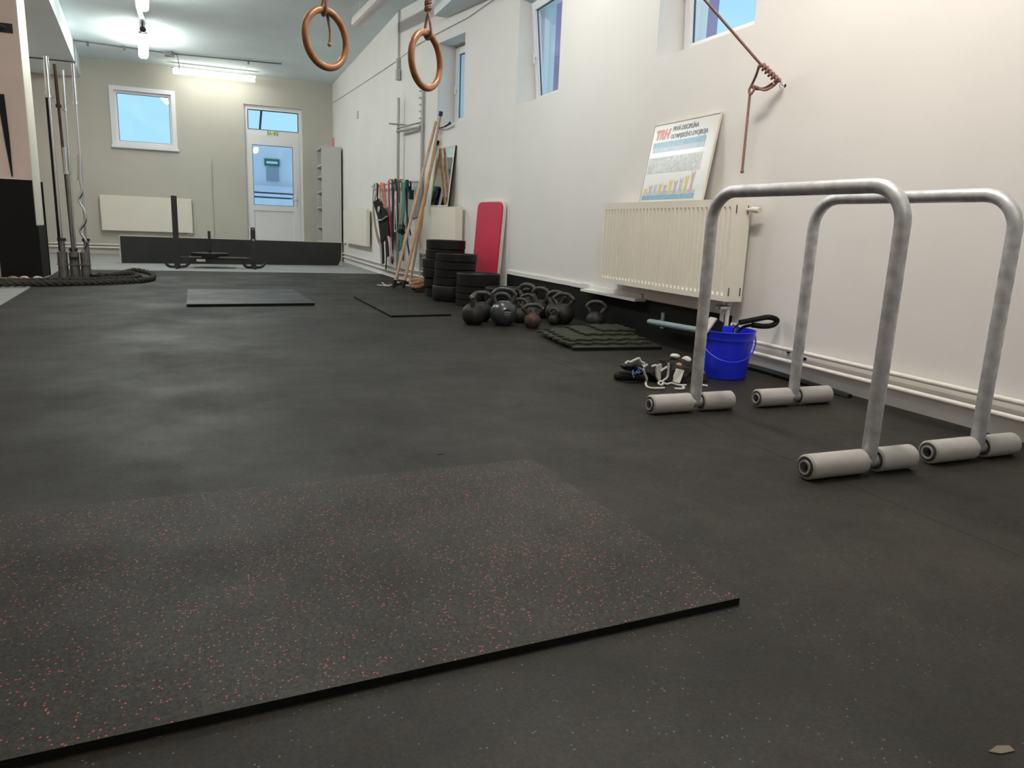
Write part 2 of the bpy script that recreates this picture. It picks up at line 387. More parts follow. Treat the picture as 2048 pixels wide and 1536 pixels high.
# rolled rubber edge by the wall, right of the bucket
bm = B(); tube(bm, spline([(2.985, 3.75, .02), (2.99, 3.4, .028), (2.985, 3.1, .024), (2.98, 2.86, .018), (2.985, 2.72, .012)], 4), .018, 8); tag(obj('rubber_edge_strip', bm, 'black'), 'rolled black rubber strip on the floor along the wall right of the blue bucket', 'strip')
# black band painted up the right wall under the radiator with its pale trim
bm = B(); bx(bm, (3.79, 0, -.012), (7.69, .298, .0), NEAR); struct('baseboard_right', bm, 'band')
bm = B()
for i in range(14):
    u = 4.85+i*(7.69-4.85)/14; v = 4.85+(i+1)*(7.69-4.85)/14; dz = .010*noise.noise(Vector((i*.9, 0, 0)))
    bx(bm, (u, .298+dz*.3, -.022-.01*abs(dz)*30), (v, .338+dz, 0), NEAR)
bx(bm, (4.80, .285, -.11), (5.7, .305, 0), NEAR)
struct('trim_2', bm, 'wall')

# ---- windows ------------------------------------------------------
def frame_bm(u0, u1, v0, v1, w0, w1, fw, mtx):
    bm = B()
    bx(bm, (u0, v0, w0), (u1, v0+fw, w1), mtx); bx(bm, (u0, v1-fw, w0), (u1, v1, w1), mtx)
    bx(bm, (u0, v0+fw, w0), (u0+fw, v1-fw, w1), mtx); bx(bm, (u1-fw, v0+fw, w0), (u1, v1-fw, w1), mtx)
    return bm
def window(name, mtx, hole, depth, tilt=0, mull=False):
    a, b, c, d_ = hole
    root = sempty(name, mtx @ Vector((a, c, depth)))
    obj('outer_frame', frame_bm(a, b, c, d_, depth+.02, depth+.08, .05, mtx), 'upvc', root, False)
    e = .035
    S = mtx @ Matrix.Translation((a+e, c+e, depth)) @ Matrix.Rotation(R(tilt), 4, 'X')
    w_, h_ = b-a-2*e, d_-c-2*e
    s = obj('sash', frame_bm(0, w_, 0, h_, -.03, .03, .075, S), 'upvc', root, False)
    obj('gasket', frame_bm(.075, w_-.075, .075, h_-.075, -.006, .006, .008, S), 'gasket', s, False)
    bm = B(); bx(bm, (.08, .08, -.004), (w_-.08, h_-.08, .004), S); obj('pane', bm, 'glass', s, False)
    bm = B(); bx(bm, (w_-.055, h_/2-.03, -.045), (w_-.02, h_/2+.03, -.03), S); bx(bm, (w_-.047, h_/2-.09, -.06), (w_-.03, h_/2+.01, -.045), S); obj('handle', bm, 'upvc', s, False)
    return root
window('window_1', OBL, W1, .26)
window('window_2', NEAR, W2, .25, -6.0)
window('window_3', NEAR, W3, .24, -3.0)
# back window with a raised white surround
rt = window('window_4', BACK, WB, .10)
bm = frame_bm(WB[0]-.01, WB[1]+.01, WB[2]-.01, WB[3]+.01, -.03, .10, .075, BACK); obj('surround', bm, 'upvc', rt, False)
bm = B(); bx(bm, (WB[0]-.02, WB[2]-.03, -.07), (WB[1]+.03, WB[2]+.02, .0), BACK); obj('sill', bm, 'upvc', rt, False)
# door with transom light
dr = sempty('door_1', (1.28, YB+.1, 0))
bm = B()
for lo, hi in (((.70, 0), (.77, 3.10)), ((1.79, 0), (1.86, 3.10)), ((.77, 3.02), (1.79, 3.10)), ((.77, 2.53), (1.79, 2.62))):
    bx(bm, (lo[0], lo[1], .06), (hi[0], hi[1], .16), BACK)
obj('door_frame', bm, 'upvc', dr, False)
bm = B(); bx(bm, (.77, 2.62, .10), (1.79, 3.02, .108), BACK); obj('transom_pane', bm, 'glass', dr, False)
obj('transom_gasket', frame_bm(.765, 1.795, 2.615, 3.025, .085, .10, .022, BACK), 'gasket', dr, False)
bm = B()
for lo, hi in (((.765, .03), (.845, 2.535)), ((1.66, .03), (1.795, 2.535)), ((.845, 2.32), (1.66, 2.535)), ((.845, .98), (1.66, 1.09)), ((.845, .03), (1.66, .14))):
    bx(bm, (lo[0], lo[1], .05), (hi[0], hi[1], .12), BACK)
bx(bm, (.845, .14, .075), (1.66, .98, .11), BACK)
lf = obj('door_leaf', bm, 'upvc', dr, False)
bm = B(); bx(bm, (.845, 1.09, .08), (1.66, 2.32, .09), BACK); obj('pane', bm, 'glass', lf, False)
obj('gasket', frame_bm(.845, 1.66, 1.09, 2.32, .065, .08, .010, BACK), 'gasket', lf, False)
bm = B(); bx(bm, (1.69, 1.10, .035), (1.73, 1.32, .05), BACK); tube(bm, [BACK @ Vector(p) for p in ((1.71, 1.24, .05), (1.71, 1.24, 0), (1.60, 1.24, -.005))], .012, 8); obj('handle', bm, 'upvc', lf)
t = thing('exit_sign', 'small green and white emergency exit sign above the back door', 'sign', BACK @ Vector((1.26, 2.57, .055)))
bm = B(); bx(bm, (1.15, 2.525, .045), (1.36, 2.615, .06), BACK); obj('sign_plate', bm, 'signpale', t, False)
bm = B(); bx(bm, (1.15, 2.525, .042), (1.175, 2.615, .045), BACK); bx(bm, (1.285, 2.535, .042), (1.32, 2.605, .045), BACK); bx(bm, (1.34, 2.525, .042), (1.36, 2.615, .045), BACK)
bx(bm, (1.205, 2.59, .042), (1.22, 2.605, .045), BACK); prism(bm, [(1.20, 2.585, .042), (1.225, 2.585, .042), (1.235, 2.535, .042), (1.222, 2.535, .042), (1.212, 2.56, .042), (1.198, 2.535, .042), (1.185, 2.535, .042)], (0, 0, 1), .003, BACK)
prism(bm, [(1.25, 2.57, .042), (1.262, 2.585, .042), (1.262, 2.575, .042), (1.28, 2.575, .042), (1.28, 2.565, .042), (1.262, 2.565, .042), (1.262, 2.555, .042)], (0, 0, 1), .003, BACK)
obj('pictogram', bm, 'signgreen', t, False)
bm = B(); bx(bm, (XL+.01, YB-.06, 0), (.035, YB-.035, .07)); bx(bm, (.035, YB-.02, 0), (.70, YB, .07)); struct('baseboard_back', bm, 'wall_back')

# ---- column at the left ------------------------------------------
cx1, cy0, cy1 = -1.93, 10.33, 10.74
bm = B(); bx(bm, (-3.0, cy0, 0), (cx1-.004, cy1, 3.305)); col = struct('column', bm, 'column')
bm = B(); bx(bm, (cx1-.004, cy0, .615), (cx1+.004, cy1, 3.30)); obj('lit_side_face', bm, 'cream', col, False)  # paler skin: light on the side turned to the room put into colour
bm = B(); bx(bm, (-2.33, cy0-.025, 0.0), (cx1-.004, cy0, 1.13)); obj('rubber_pad', bm, 'band', col, False)
bm = B(); bx(bm, (cx1-.004, cy0-.025, 0), (cx1+.02, cy1, .61)); bx(bm, (cx1-.004, cy1, 0), (cx1+.025, cy1+.02, 1.13)); obj('rubber_pad', bm, 'band', col, False)
bm = B(); bx(bm, (-2.33, cy0-.03, 1.13), (cx1-.03, cy0, 1.142)); obj('pad_top_trim', bm, 'cream', col, False)
t = thing('wall_bracket', 'small black steel bracket fixed high on the front of the column at far left', 'bracket', (-2.04, cy0, 2.78))
bm = B(); bx(bm, (-2.16, cy0-.012, 2.72), (-1.985, cy0, 2.82)); obj('base_plate', bm, 'darksteel', t, False)
bm = B(); tube(bm, [(-2.06, cy0-.012, 2.77), (-2.06, cy0-.09, 2.77), (-2.20, cy0-.11, 2.77)], .014, 8); obj('arm', bm, 'darksteel', t)
bm = B(); ribbon(bm, [(-2.16, cy0-.02, 2.06), (-2.14, cy0-.014, 1.6), (-2.125, cy0-.01, 1.16)], (1, 0, 0), [.07, .05, .012], .006); tag(obj('hanging_strap', bm, 'black', None, False), 'narrow black strap hanging down the column above its black rubber pad', 'strap')

# ================================================================== OUTSIDE
bm = B(); bx(bm, (-9, 17.3, -1), (12, 40, .0)); tag(obj('snowy_ground', bm, 'snow', None, False), 'bluish snowy ground outside the back door', 'ground')
t = thing('neighbour_house', 'pale rendered house seen through the glass of the back door', 'house', (1.9, 27, 0))
bm = B(); bx(bm, (.3, 26, 0), (6.4, 31, 3.42)); obj('wall', bm, 'facade', t, False)
bm = B(); bx(bm, (1.71, 25.94, 2.06), (2.10, 26.0, 2.47)); obj('window', bm, 'outgrey', t, False)
bm = B(); bx(bm, (1.66, 25.93, 2.52), (2.13, 26.0, 2.74)); obj('green_sign_board', bm, 'outgreen', t, False)
bm = B(); bx(bm, (1.72, 25.92, 2.585), (2.07, 25.93, 2.66)); obj('sign_strip', bm, 'facade', t, False)
bm = B(); prism(bm, [(-6, 21, 0), (-6, 25.8, 1.88), (-6, 25.8, 0)], (1, 0, 0), 12.6); tag(obj('snow_bank', bm, 'snow', None, False), 'bluish snow bank rising in front of the pale house outside the door', 'snow')
t = thing('outdoor_railing', 'dark two bar railing outside the back door', 'railing', (1.4, 20, 0))
for z in (1.47, 1.36):
    bm = B(); tube(bm, [(-1, 20, z), (4, 20, z-.03)], .02, 8); obj('rail', bm, 'gasket', t)
for x in (-.9, 3.9):
    bm = B(); tube(bm, [(x, 20, 0), (x, 20, 1.47)], .02, 8); obj('post', bm, 'gasket', t)
t = thing('door_canopy', 'glazed canopy with dark bars above the back door outside', 'canopy', (1.3, 17.5, 3.1))
bm = B(); tube(bm, [(1.02, 17.2, 2.6), (1.10, 17.25, 3.3)], .022, 6); obj('strut', bm, 'gasket', t)
bm = B(); tube(bm, [(.6, 17.2, 3.3), (2.1, 17.3, 3.3)], .02, 6); obj('rail', bm, 'gasket', t)
t = thing('neighbour_building', 'purple grey building close outside the right hand windows', 'building', (7.6, 14, 0))
bm = B(); prism(bm, [(7, 9.66, -1), (7, 30, -1), (18, 30, -1)], (0, 0, 1), 10); obj('wall', bm, 'purple', t, False)
bm = B(); bx(bm, (6.9, 9.9, 5.6), (7, 30, 5.8)); obj('ledge', bm, 'facade', t, False)

# ================================================================== LAMPS
def lamp(label, p0, p1, lit, wires, group='ceiling tube lamps'):
    p0, p1 = Vector(p0), Vector(p1); d_ = (p1-p0).normalized(); s = Vector((d_.y, -d_.x, 0)); L_ = (p1-p0).length
    T = basis(p0, d_, s, (0, 0, 1)); w_ = .075
    t = thing('tube_lamp', label, 'lamp', (p0+p1)/2, group)
    bm = B(); bx(bm, (.0, -w_*.8, .033), (L_, w_*.8, .062), T); bevel(bm, .012, 2); obj('housing', bm, 'housing', t)
    bm = B()
    prof = [(-w_+.008, .034), (-w_, 0), (-w_+.006, -.034), (-.035, -.058), (.035, -.058), (w_-.006, -.034), (w_, 0), (w_-.008, .034)]
    prism(bm, [(.02, a, b) for a, b in prof], (1, 0, 0), L_-.04, T); bevel(bm, .008, 2, 60); obj('diffuser', bm, lit or 'unlit', t)
    for u in (.2, L_-.2):
        bm = B()
        tube(bm, [T @ Vector((u, 0, .06)), T @ Vector((u, 0, CEIL-p0.z))], .004 if wires else .02, 6); obj('hanger', bm, 'palecable' if wires else 'housing', t)
    return t
def lxp(y): return -.70-.072*(y-11.1)
lamp('lit tube lamp hanging crosswise in front of the back wall', (-.59, 16.3, 3.52), (.93, 16.3, 3.52), 'litback', True)
lamp('lit tube lamp nearest the back wall in the left ceiling row', (lxp(13.35), 13.35, 3.47), (lxp(14.87), 14.87, 3.47), 'litcool', False)
lamp('lit tube lamp cut by the top edge of the photograph in the left row', (lxp(10.05), 10.05, 3.47), (lxp(11.57), 11.57, 3.47), 'litcool', False)
lamp('unlit pale tube lamp hanging near the hanging wooden rings', (2.02, 9.25, 3.44), (1.93, 10.76, 3.44), False, True)
lamp('lit tube lamp in the left row above the middle of the floor', (lxp(6.4), 6.4, 3.47), (lxp(7.9), 7.9, 3.47), 'litcool', False)
lamp('lit tube lamp in the right row behind the camera', (1.5, -1.6, 3.44), (1.46, -.1, 3.44), 'litmid', False)
lamp('lit tube lamp in the right row above the dip bars', (1.72, 1.7, 3.44), (1.68, 3.2, 3.44), 'lit', False)
lamp('lit tube lamp in the right row above the kettlebells', (1.86, 5.0, 3.44), (1.80, 6.5, 3.44), 'litmid', False)
# bright conduit bar and dark clip between the two left lamps
t = thing('ceiling_conduit', 'short pale conduit with dark clip between the two left lit lamps', 'conduit', (-.81, 12.6, 3.6))
bm = B(); bx(bm, (-.86, 12.2, 3.60), (-.79, 13.0, 3.66)); obj('cover', bm, 'upvc', t, False)
bm = B(); lump(bm, (lxp(13.2), 13.18, 3.53), (.045, .05, .045), .2, 3, 2); tube(bm, [(lxp(13.2), 13.18, 3.53), (lxp(13.2), 13.18, 3.66)], .012, 6); obj('clip', bm, 'darksteel', t)
# cable across the ceiling with clips, junction box and drop
t = thing('ceiling_cable', 'grey cable clipped across the ceiling in front of the back wall lamp', 'cable', (-.3, 15.3, 3.65))
bm = B(); yb = 15.2
tube(bm, [(-2.95, yb, 3.29), (bxl(yb)+.012, yb, 3.29), (bxl(yb)+.012, yb, 3.64), (-1.29, yb+.12, 3.645), (-.6, yb+.2, 3.645), (.3, yb+.1, 3.645), (1.33, yb, 3.648)], .011, 6); obj('cord', bm, 'cable', t)
for x in (-1.86, -1.3, -.55, .75):
    bm = B(); bx(bm, (x-.012, yb+.05, 3.60), (x+.012, yb+.16, 3.66)); obj('clip', bm, 'cable', t, False)
bm = B(); bx(bm, (-.66, yb+.08, 3.585), (-.50, yb+.22, 3.645)); bevel(bm, .012); obj('junction_box', bm, 'cable', t)
bm = B(); tube(bm, spline([(-.46, yb+.15, 3.64), (-.45, yb+.5, 3.58), (-.46, yb+.8, 3.5), (-.58, yb+.9, 3.53), (-.55, 16.3, 3.56)], 5), .008, 6); obj('drop_cord', bm, 'cable', t)
# cable on the right wall, conduit and switch box
t = thing('wall_cable', 'thin pale cable running high along the right wall towards the back corner', 'cable', (2.48, 12, 3.1))
bm = B(); ofs = -ON*.012
pts = [(XF-.012, 16.7, 3.28), (XF-.012, 13.5, 3.14), (XF-.012, 10.75, 3.03)]+[tuple(OA+OD*u+ofs+Vector((0, 0, z))) for u, z in ((2.4, 3.12), (1.8, 3.15), (1.05, 3.175), (.5, 3.24), (0.05, 3.275))]
tube(bm, pts, .006, 6); obj('cord', bm, 'palecable', t)
t = thing('switch_box', 'pale switch box with conduit up to the ceiling at the bend of the right wall', 'switch', (2.48, 10.68, 2.85))
bm = B(); bx(bm, (XF-.05, 10.60, 2.76), (XF, 10.70, 2.90)); bevel(bm, .006); obj('box', bm, 'gwall', t)
bm = B(); bx(bm, (XF-.04, 10.63, 2.92), (XF, 10.68, 3.04)); obj('socket', bm, 'gwall', t, False)
bm = B(); tube(bm, [(XF-.012, 10.655, 2.90), (XF-.012, 10.655, 3.66)], .012, 8); obj('conduit', bm, 'graypole', t)
bm = B(); bx(bm, (XF-.03, 13.75, 2.62), (XF, 13.83, 2.74)); tag(obj('wall_socket', bm, 'palecable', None, False), 'tiny pale box on the far right wall near the back corner', 'socket')

# ================================================================== RADIATORS AND PIPES
def radiator(label, mtx, u0, u1, v0, v1, w_back, depth, ridges, valve_end):
    """mtx: u along the wall, v up, w outwards (into the wall); the panel stands off towards -w"""
    t = thing('radiator', label, 'radiator', mtx @ Vector(((u0+u1)/2, v0, -w_back)))
    wf = -(w_back+depth)
    bm = B()
    if ridges:
        n = ridges; p = (u1-u0-.03)/n; prof = [(u0, 0)]
        for i in range(n):
            a = u0+.015+i*p; prof += [(a+p*.12, 0), (a+p*.30, .011), (a+p*.52, .011), (a+p*.70, 0)]
        prof.append((u1, 0)); zt, zb = v1-.045, v0+.035
        rows = [(v0, 0), (zb, 0), (zb+.02, 1), (zt-.02, 1), (zt, 0), (v1, 0)]
        grid = [[bm.verts.new(mtx @ Vector((u, v, wf+k*h))) for u, h in prof] for v, k in rows]
        for j in range(len(rows)-1):
            for i in range(len(prof)-1): bm.faces.new([grid[j][i], grid[j][i+1], grid[j+1][i+1], grid[j+1][i]])
        obj('front_panel', bm, 'rad', t, False)
        bm = B(); bx(bm, (u0, v0, wf+.0115), (u1, v1-.01, wf+.02), mtx); obj('core', bm, 'rad', t, False)
    else:
        bx(bm, (u0, v0, wf), (u1, v1, wf+.018), mtx); bevel(bm, .004, 1); obj('front_panel', bm, 'rad', t)
    bm = B(); bx(bm, (u0, v0, -w_back-.018), (u1, v1, -w_back), mtx); obj('back_panel', bm, 'rad', t, False)
    bm = B()
    for i in range(9):
        w0 = wf+.004+i*(depth-.02)/9; bx(bm, (u0+.01, v1-.012, w0), (u1-.01, v1-.002, w0+(depth-.02)/9*.62), mtx)
    obj('top_grille', bm, 'rad', t, False)
    for a, b in ((u0-.004, u0), (u1, u1+.004)):
        bm = B(); bx(bm, (a, v0, wf), (b, v1, -w_back), mtx); obj('side_panel', bm, 'rad', t, False)
    ue = u0 if valve_end == 0 else u1
    sg = 1 if valve_end == 0 else -1
    for k in (.035, .085):
        bm = B(); u = ue+sg*k; tube(bm, [mtx @ Vector((u, v0, wf+depth*.55)), mtx @ Vector((u, v0-.05, wf+depth*.55))], .011, 8)
        tube(bm, [mtx @ Vector((u, v0-.04, wf+depth*.55)), mtx @ Vector((u, v0-.04, wf-.005))], .014, 10); obj('valve', bm, 'steel', t)
    for u, w0 in ((ue-sg*.006, wf+.02), (ue-sg*.006, -w_back-.02)):
        for v in (v0+.06, v1-.06):
            bm = B(); bx(bm, (u-.0015, v-.025, w0-.003), (u+.0015, v+.025, w0+.003), mtx); obj('slot', bm, 'gasket', t, False)
    for u in (u0+.2, u1-.2):
        bm = B(); bx(bm, (u-.02, v1-.12, -w_back), (u+.02, v1-.06, 0), mtx); obj('bracket', bm, 'rad', t, False)
    return t
RA = radiator('ridged cream radiator on the near right wall, poster standing on top', NEAR, 3.68, 5.28, .40, 1.015, .035, .125, 34, 0)
bm = B(); p = NEAR @ Vector((3.675, .955, -.06)); tube(bm, [p, p+Vector((0, -.045, 0)), p+Vector((0, -.046, 0)), p+Vector((0, -.11, -.005))], [.010, .010, .018, .018], 10); o = obj('thermostat_knob', bm, 'cream', RA)
radiator('flat cream radiator carrying the leaning mirror above the tall plate stack', OBL, 1.02, 2.0, .63-.20, 1.03, .04, .10, 0, 1)
radiator('flat cream radiator on the right wall beside the white shelf unit', FAR, 12.55, 14.9, .41, 1.02, .04, .06, 0, 1)
radiator('flat cream radiator on the back wall under the white framed window', BACK, -2.01, -.375, .465, 1.145, .075, .08, 0, 1)
def pipe(label, pts, r=.0125, clips=()):
    t = thing('heating_pipe', label, 'pipe', pts[0], 'heating pipes low on the walls')
    bm = B(); tube(bm, pts, r, 10); obj('tube', bm, 'pipe', t)
    for q, e in clips:
        bm = B(); tube(bm, [q, Vector(q)+Vector(e)], .006, 6); obj('clip', bm, 'dullsteel', t)
    return t
pipe('upper white heating pipe on the right wall behind the dip bars', [(3.03, YK, .170), (3.03, 3.72, .172)], .0125, [((3.03, y, .172), (.03, 0, 0)) for y in (.2, 1.9, 3.3)])
pipe('lower white heating pipe on the right wall behind the dip bars', [(3.03, YK, .102), (3.03, 3.74, .105)], .0125, [((3.03, y, .104), (.03, 0, 0)) for y in (.2, 1.9, 3.3)])
pipe('thin white riser with elbow from the near radiator valve behind the bucket', [(2.96, 3.765, .35), (2.96, 3.765, .19), (2.985, 3.74, .172), (3.03, 3.71, .172)], .013)
pipe('second white riser from the near radiator valve behind the bucket', [(2.96, 3.715, .35), (2.96, 3.715, .16), (2.99, 3.715, .115), (3.03, 3.715, .105)], .013)
fp = [(2.47, 16.5, .18), (2.47, 10.75, .175)]; fo = [tuple(OA+OD*u-ON*.03+Vector((0, 0, .175))) for u in (3.0, .6)]
pipe('upper white heating pipe on the far right wall below the hanging bands', fp+fo)
pipe('lower white heating pipe on the far right wall below the hanging bands', [(x, y, z-.07) for x, y, z in fp+fo])
pipe('upper white heating pipe low on the back wall behind the barbells', [(XL+.02, YB-.065, .185), (1.9, YB-.065, .185)], .018)
pipe('lower white heating pipe low on the back wall behind the barbells', [(XL+.02, YB-.065, .125), (1.9, YB-.065, .125)], .022)
t = thing('wall_plug_holes', 'three dark chipped plug holes in the wall between the pipes', 'holes', (XN, 3.2, .12))
for y, z in ((3.26, .155), (3.13, .135), (3.22, .088)):
    bm = B(); lump(bm, (XN-.004, y, z), (.007, .014, .010), .3, int(y*100), 2); obj('plug_hole', bm, 'hole', t)

# ================================================================== DIP BARS
def dip_bar(label, P, Q, lead):
    """P far foot joint, Q near foot joint (at tube height)"""
    P, Q = Vector(P), Vector(Q); zt = .972; rb = .125; rt_ = .0255
    t = thing('dip_bar', label, 'dip bar', ((P.x+Q.x)/2, (P.y+Q.y)/2, FZ), 'pair of dip bars')
    d_ = (Q-P); d_.z = 0; L_ = d_.length; d_.normalize()
    pts = [P, P+Vector((0, 0, zt-rb-P.z))]
    c1 = P+d_*rb; c1.z = zt-rb
    for k in range(1, 9):
        a = math.pi-k*math.pi/16; pts.append(c1+d_*math.cos(a)*rb+Vector((0, 0, math.sin(a)*rb)))
    c2 = Q-d_*rb; c2.z = zt-rb
    for k in range(0, 8):
        a = math.pi/2-k*math.pi/16; pts.append(c2+d_*math.cos(a)*rb+Vector((0, 0, math.sin(a)*rb)))
    pts += [Q+Vector((0, 0, zt-rb-Q.z)), Q]
    bm = B(); tube(bm, pts, rt_, 20); obj('frame', bm, 'galv', t)
    for J, (a, b) in ((P, lead[0]), (Q, lead[1])):
        T = basis(J, (1, 0, 0), (0, 1, 0), (0, 0, 1)) @ Matrix.Rotation(R(90), 4, 'Y')
        bm = B(); ro, ri = .0245, .0185
        lathe(bm, [(ri, a), (ro, a), (ro, b), (ri, b)], 24, T, True); f = obj('foot_tube', bm, 'galv', t)
        bm = B(); lathe(bm, [(ri-.001, a+.03), (ri-.001, b-.03)], 20, T); obj('bore', bm, 'hole', f)
        lathe_gap = ((a+.006, -.030), (.028, b-.006))
        for a0, b0 in lathe_gap:
            bm = B(); fo_, fi = .0425, .0255
            lathe(bm, [(fi+.004, a0+.001), (fo_-.006, a0), (fo_, a0+.006), (fo_, b0-.006), (fo_-.006, b0), (fi+.004, b0-.001)], 32, T, True); s = obj('foam_sleeve', bm, 'foam', t)
            bm = B(); lathe(bm, [(fi-.0005, a0-.0005), (fi+.009, a0-.0008), (fi+.009, b0+.0008), (fi-.0005, b0+.0005)], 24, T, True); obj('foam_core', bm, 'foamcut', s)
    return t
dip_bar('left galvanised dip bar with grey foam feet, nearer the bucket and vest', (1.997, 2.671, .051), (2.065, 1.768, .051), ((-.245, .205), (-.285, .205)))
dip_bar('right galvanised dip bar with grey foam feet, close to the wall', (2.561, 2.668, .051), (2.628, 1.785, .051), ((-.225, .225), (-.26, .205)))

# ================================================================== MATS
def slab(name, label, cat, pts, z0, th, mkey, group=None, bev=.003):
    bm = B(); prism(bm, [(x, y, z0) for x, y in pts], (0, 0, 1), th); bm.normal_update(); bmesh.ops.recalc_face_normals(bm, faces=bm.faces)
    for f in bm.faces: f.material_index = 0 if f.normal.z > .5 else 1
    return tag(obj(name, bm, [mkey, 'cutedge']), label, cat, group)
slab('rubber_mat', 'large dark rubber mat with red flecks in the foreground', 'mat', [(.978, 2.168), (1.022, 1.147), (-1.02, 1.052), (-1.06, 2.075)], FZ, .016, 'redmat')
slab('rubber_mat', 'grey rubber mat catching window light in the middle distance', 'mat', [(-.236, 7.0), (.868, 7.1), (.818, 8.6), (-.27, 8.53)], FZ, .024, 'blackmat')
slab('rubber_mat', 'narrow dark mat beside the kettlebells and plates', 'mat', [(1.39, 6.16), (1.95, 6.24), (1.93, 7.82), (1.37, 7.87)], FZ, .016, 'floor')
# puzzle mats in a pile
def puzzle(label, P, z0, th, amp=.018, n=5):
    P = [Vector((p[0], p[1], 0)) for p in P]; pts = []
    for i in range(4):
        a, b = P[i], P[(i+1) % 4]; e = (b-a); nrm = Vector((e.y, -e.x, 0)).normalized()
        for k in range(n*8):
            s = k/(n*8); v = max(-1, min(1, 2.2*math.sin(s*n*2*math.pi)))
            q = a+e*s+nrm*amp*v; pts.append((q.x, q.y, z0))
    bm = B(); prism(bm, pts, (0, 0, 1), th); return tag(obj('puzzle_mat', bm, 'tilemat', None, False), label, 'mat', 'pile of puzzle mats by the wall')
slab('rubber_tile', 'flat black slab at the bottom of the puzzle mat pile', 'mat', [(2.20, 4.30), (2.86, 4.25), (2.98, 4.95), (2.32, 5.02)], FZ, .022, 'blackmat')
puzzle('widest puzzle mat, lowest of the pile on the black slab', [(2.19, 4.40), (2.83, 4.36), (2.90, 4.95), (2.26, 5.02)], .031, .014)
puzzle('middle puzzle mat of the pile, dark olive with toothed edge', [(2.24, 4.46), (2.84, 4.45), (2.90, 5.02), (2.33, 5.04)], .046, .014)
puzzle('smaller olive puzzle mat lying upper right on the pile', [(2.44, 4.62), (2.83, 4.58), (2.88, 5.0), (2.50, 5.04)], .061, .014, .014, 4)
puzzle('topmost puzzle mat of the pile, in front of the lone kettlebell', [(2.62, 4.70), (2.89, 4.66), (2.93, 4.98), (2.67, 5.02)], .076, .014, .014, 3)

# ================================================================== BUMPER PLATES
def plate_proto(th, r=.222):
    t = thing('bumper_plate', '', 'weight plate', (0, 0, 0), 'stacked black bumper plates')
    bm = B(); h = th/2
    lathe(bm, [(.026, -h*.8), (.09, -h*.8), (.11, -h*.62), (r-.045, -h*.62), (r-.025, -h*.97), (r-.008, -h*.97), (r, -h*.84), (r, h*.84), (r-.008, h*.97), (r-.025, h*.97), (r-.045, h*.62), (.11, h*.62), (.09, h*.8), (.026, h*.8)], 48, None, True)
    obj('rubber_body', bm, 'plate', t)
    bm = B(); lathe(bm, [(.0255, -h*.86), (.042, -h*.86), (.042, h*.86), (.0255, h*.86)], 24, None, True); obj('steel_hub', bm, 'dullsteel', t)
    return t
pc = {}
def stack(x, y, ths, labels, jit):
    z = FZ
    for th, lb, (dx, dy) in zip(ths, labels, jit):
        if th not in pc:
            pc[th] = plate_proto(th); o = pc[th]; o.matrix_basis = Matrix.Translation((x+dx, y+dy, z+th/2)); o['label'] = lb
        else: dup(pc[th], (x+dx, y+dy, z+th/2), random.random()*6, lb)
        z += th
so = ['bottom', 'second', 'third', 'fourth', 'fifth', 'top']
stack(2.43, 8.10, [.1055]*6, ['%s plate of the tallest stack of six black plates, next to the sticks' % s for s in so], [(.02, 0), (.0, .0), (-.015, 0), (-.02, .01), (.015, 0), (.02, 0)])
stack(2.40, 7.60, [.165, .084, .084, .084, .084], ['thick bottom plate of the second stack from the left']+['%s plate of the second stack from the left' % s for s in ('second', 'third', 'fourth')]+['top plate of the second stack, in front of the red board'], [(-.012, 0), (0, 0), (.01, 0), (.01, 0), (.022, 0)])
stack(2.50, 7.12, [.066, .066, .066, .132], ['%s thin plate of the third stack behind the kettlebells' % s for s in ('bottom', 'second', 'third')]+['thick top plate of the third stack behind the kettlebells'], [(.0, .0)]*3+[(.005, 0)])
stack(2.64, 6.64, [.112, .112], ['lower plate of the low stack in front of the red board', 'upper plate of the low stack in front of the red board'], [(.01, .02), (0, 0)])

# ================================================================== RED BOARD
lean = Matrix.Translation(OA+OD*.055-ON*.118+Vector((0, 0, FZ))) @ basis((0, 0, 0), OD, (0, 0, 1), ON) @ Matrix.Rotation(R(4.2), 4, 'X')
def rrect(w_, h_, r_, n=6):
    P = []
    for cx, cy, a0 in ((w_-r_, r_, -90), (w_-r_, h_-r_, 0), (r_, h_-r_, 90), (r_, r_, 180)):
        for k in range(n+1):
            a = R(a0+90*k/n); P.append((cx+r_*math.cos(a), cy+r_*math.sin(a)))
    return P
t = thing('exercise_board', 'tall red padded board with pale edge leaning on the wall behind the plates', 'board', tuple(lean.translation))
bm = B(); prism(bm, [(u, v, 0) for u, v in rrect(.57, 1.09, .09)], (0, 0, 1), .03, lean); obj('backing_board', bm, 'cream', t)
bm = B(); prism(bm, [(u+.016, v+.016, -.022) for u, v in rrect(.538, 1.058, .078)], (0, 0, 1), .024, lean); bevel(bm, .006, 2, 60); obj('red_pad', bm, 'red', t)

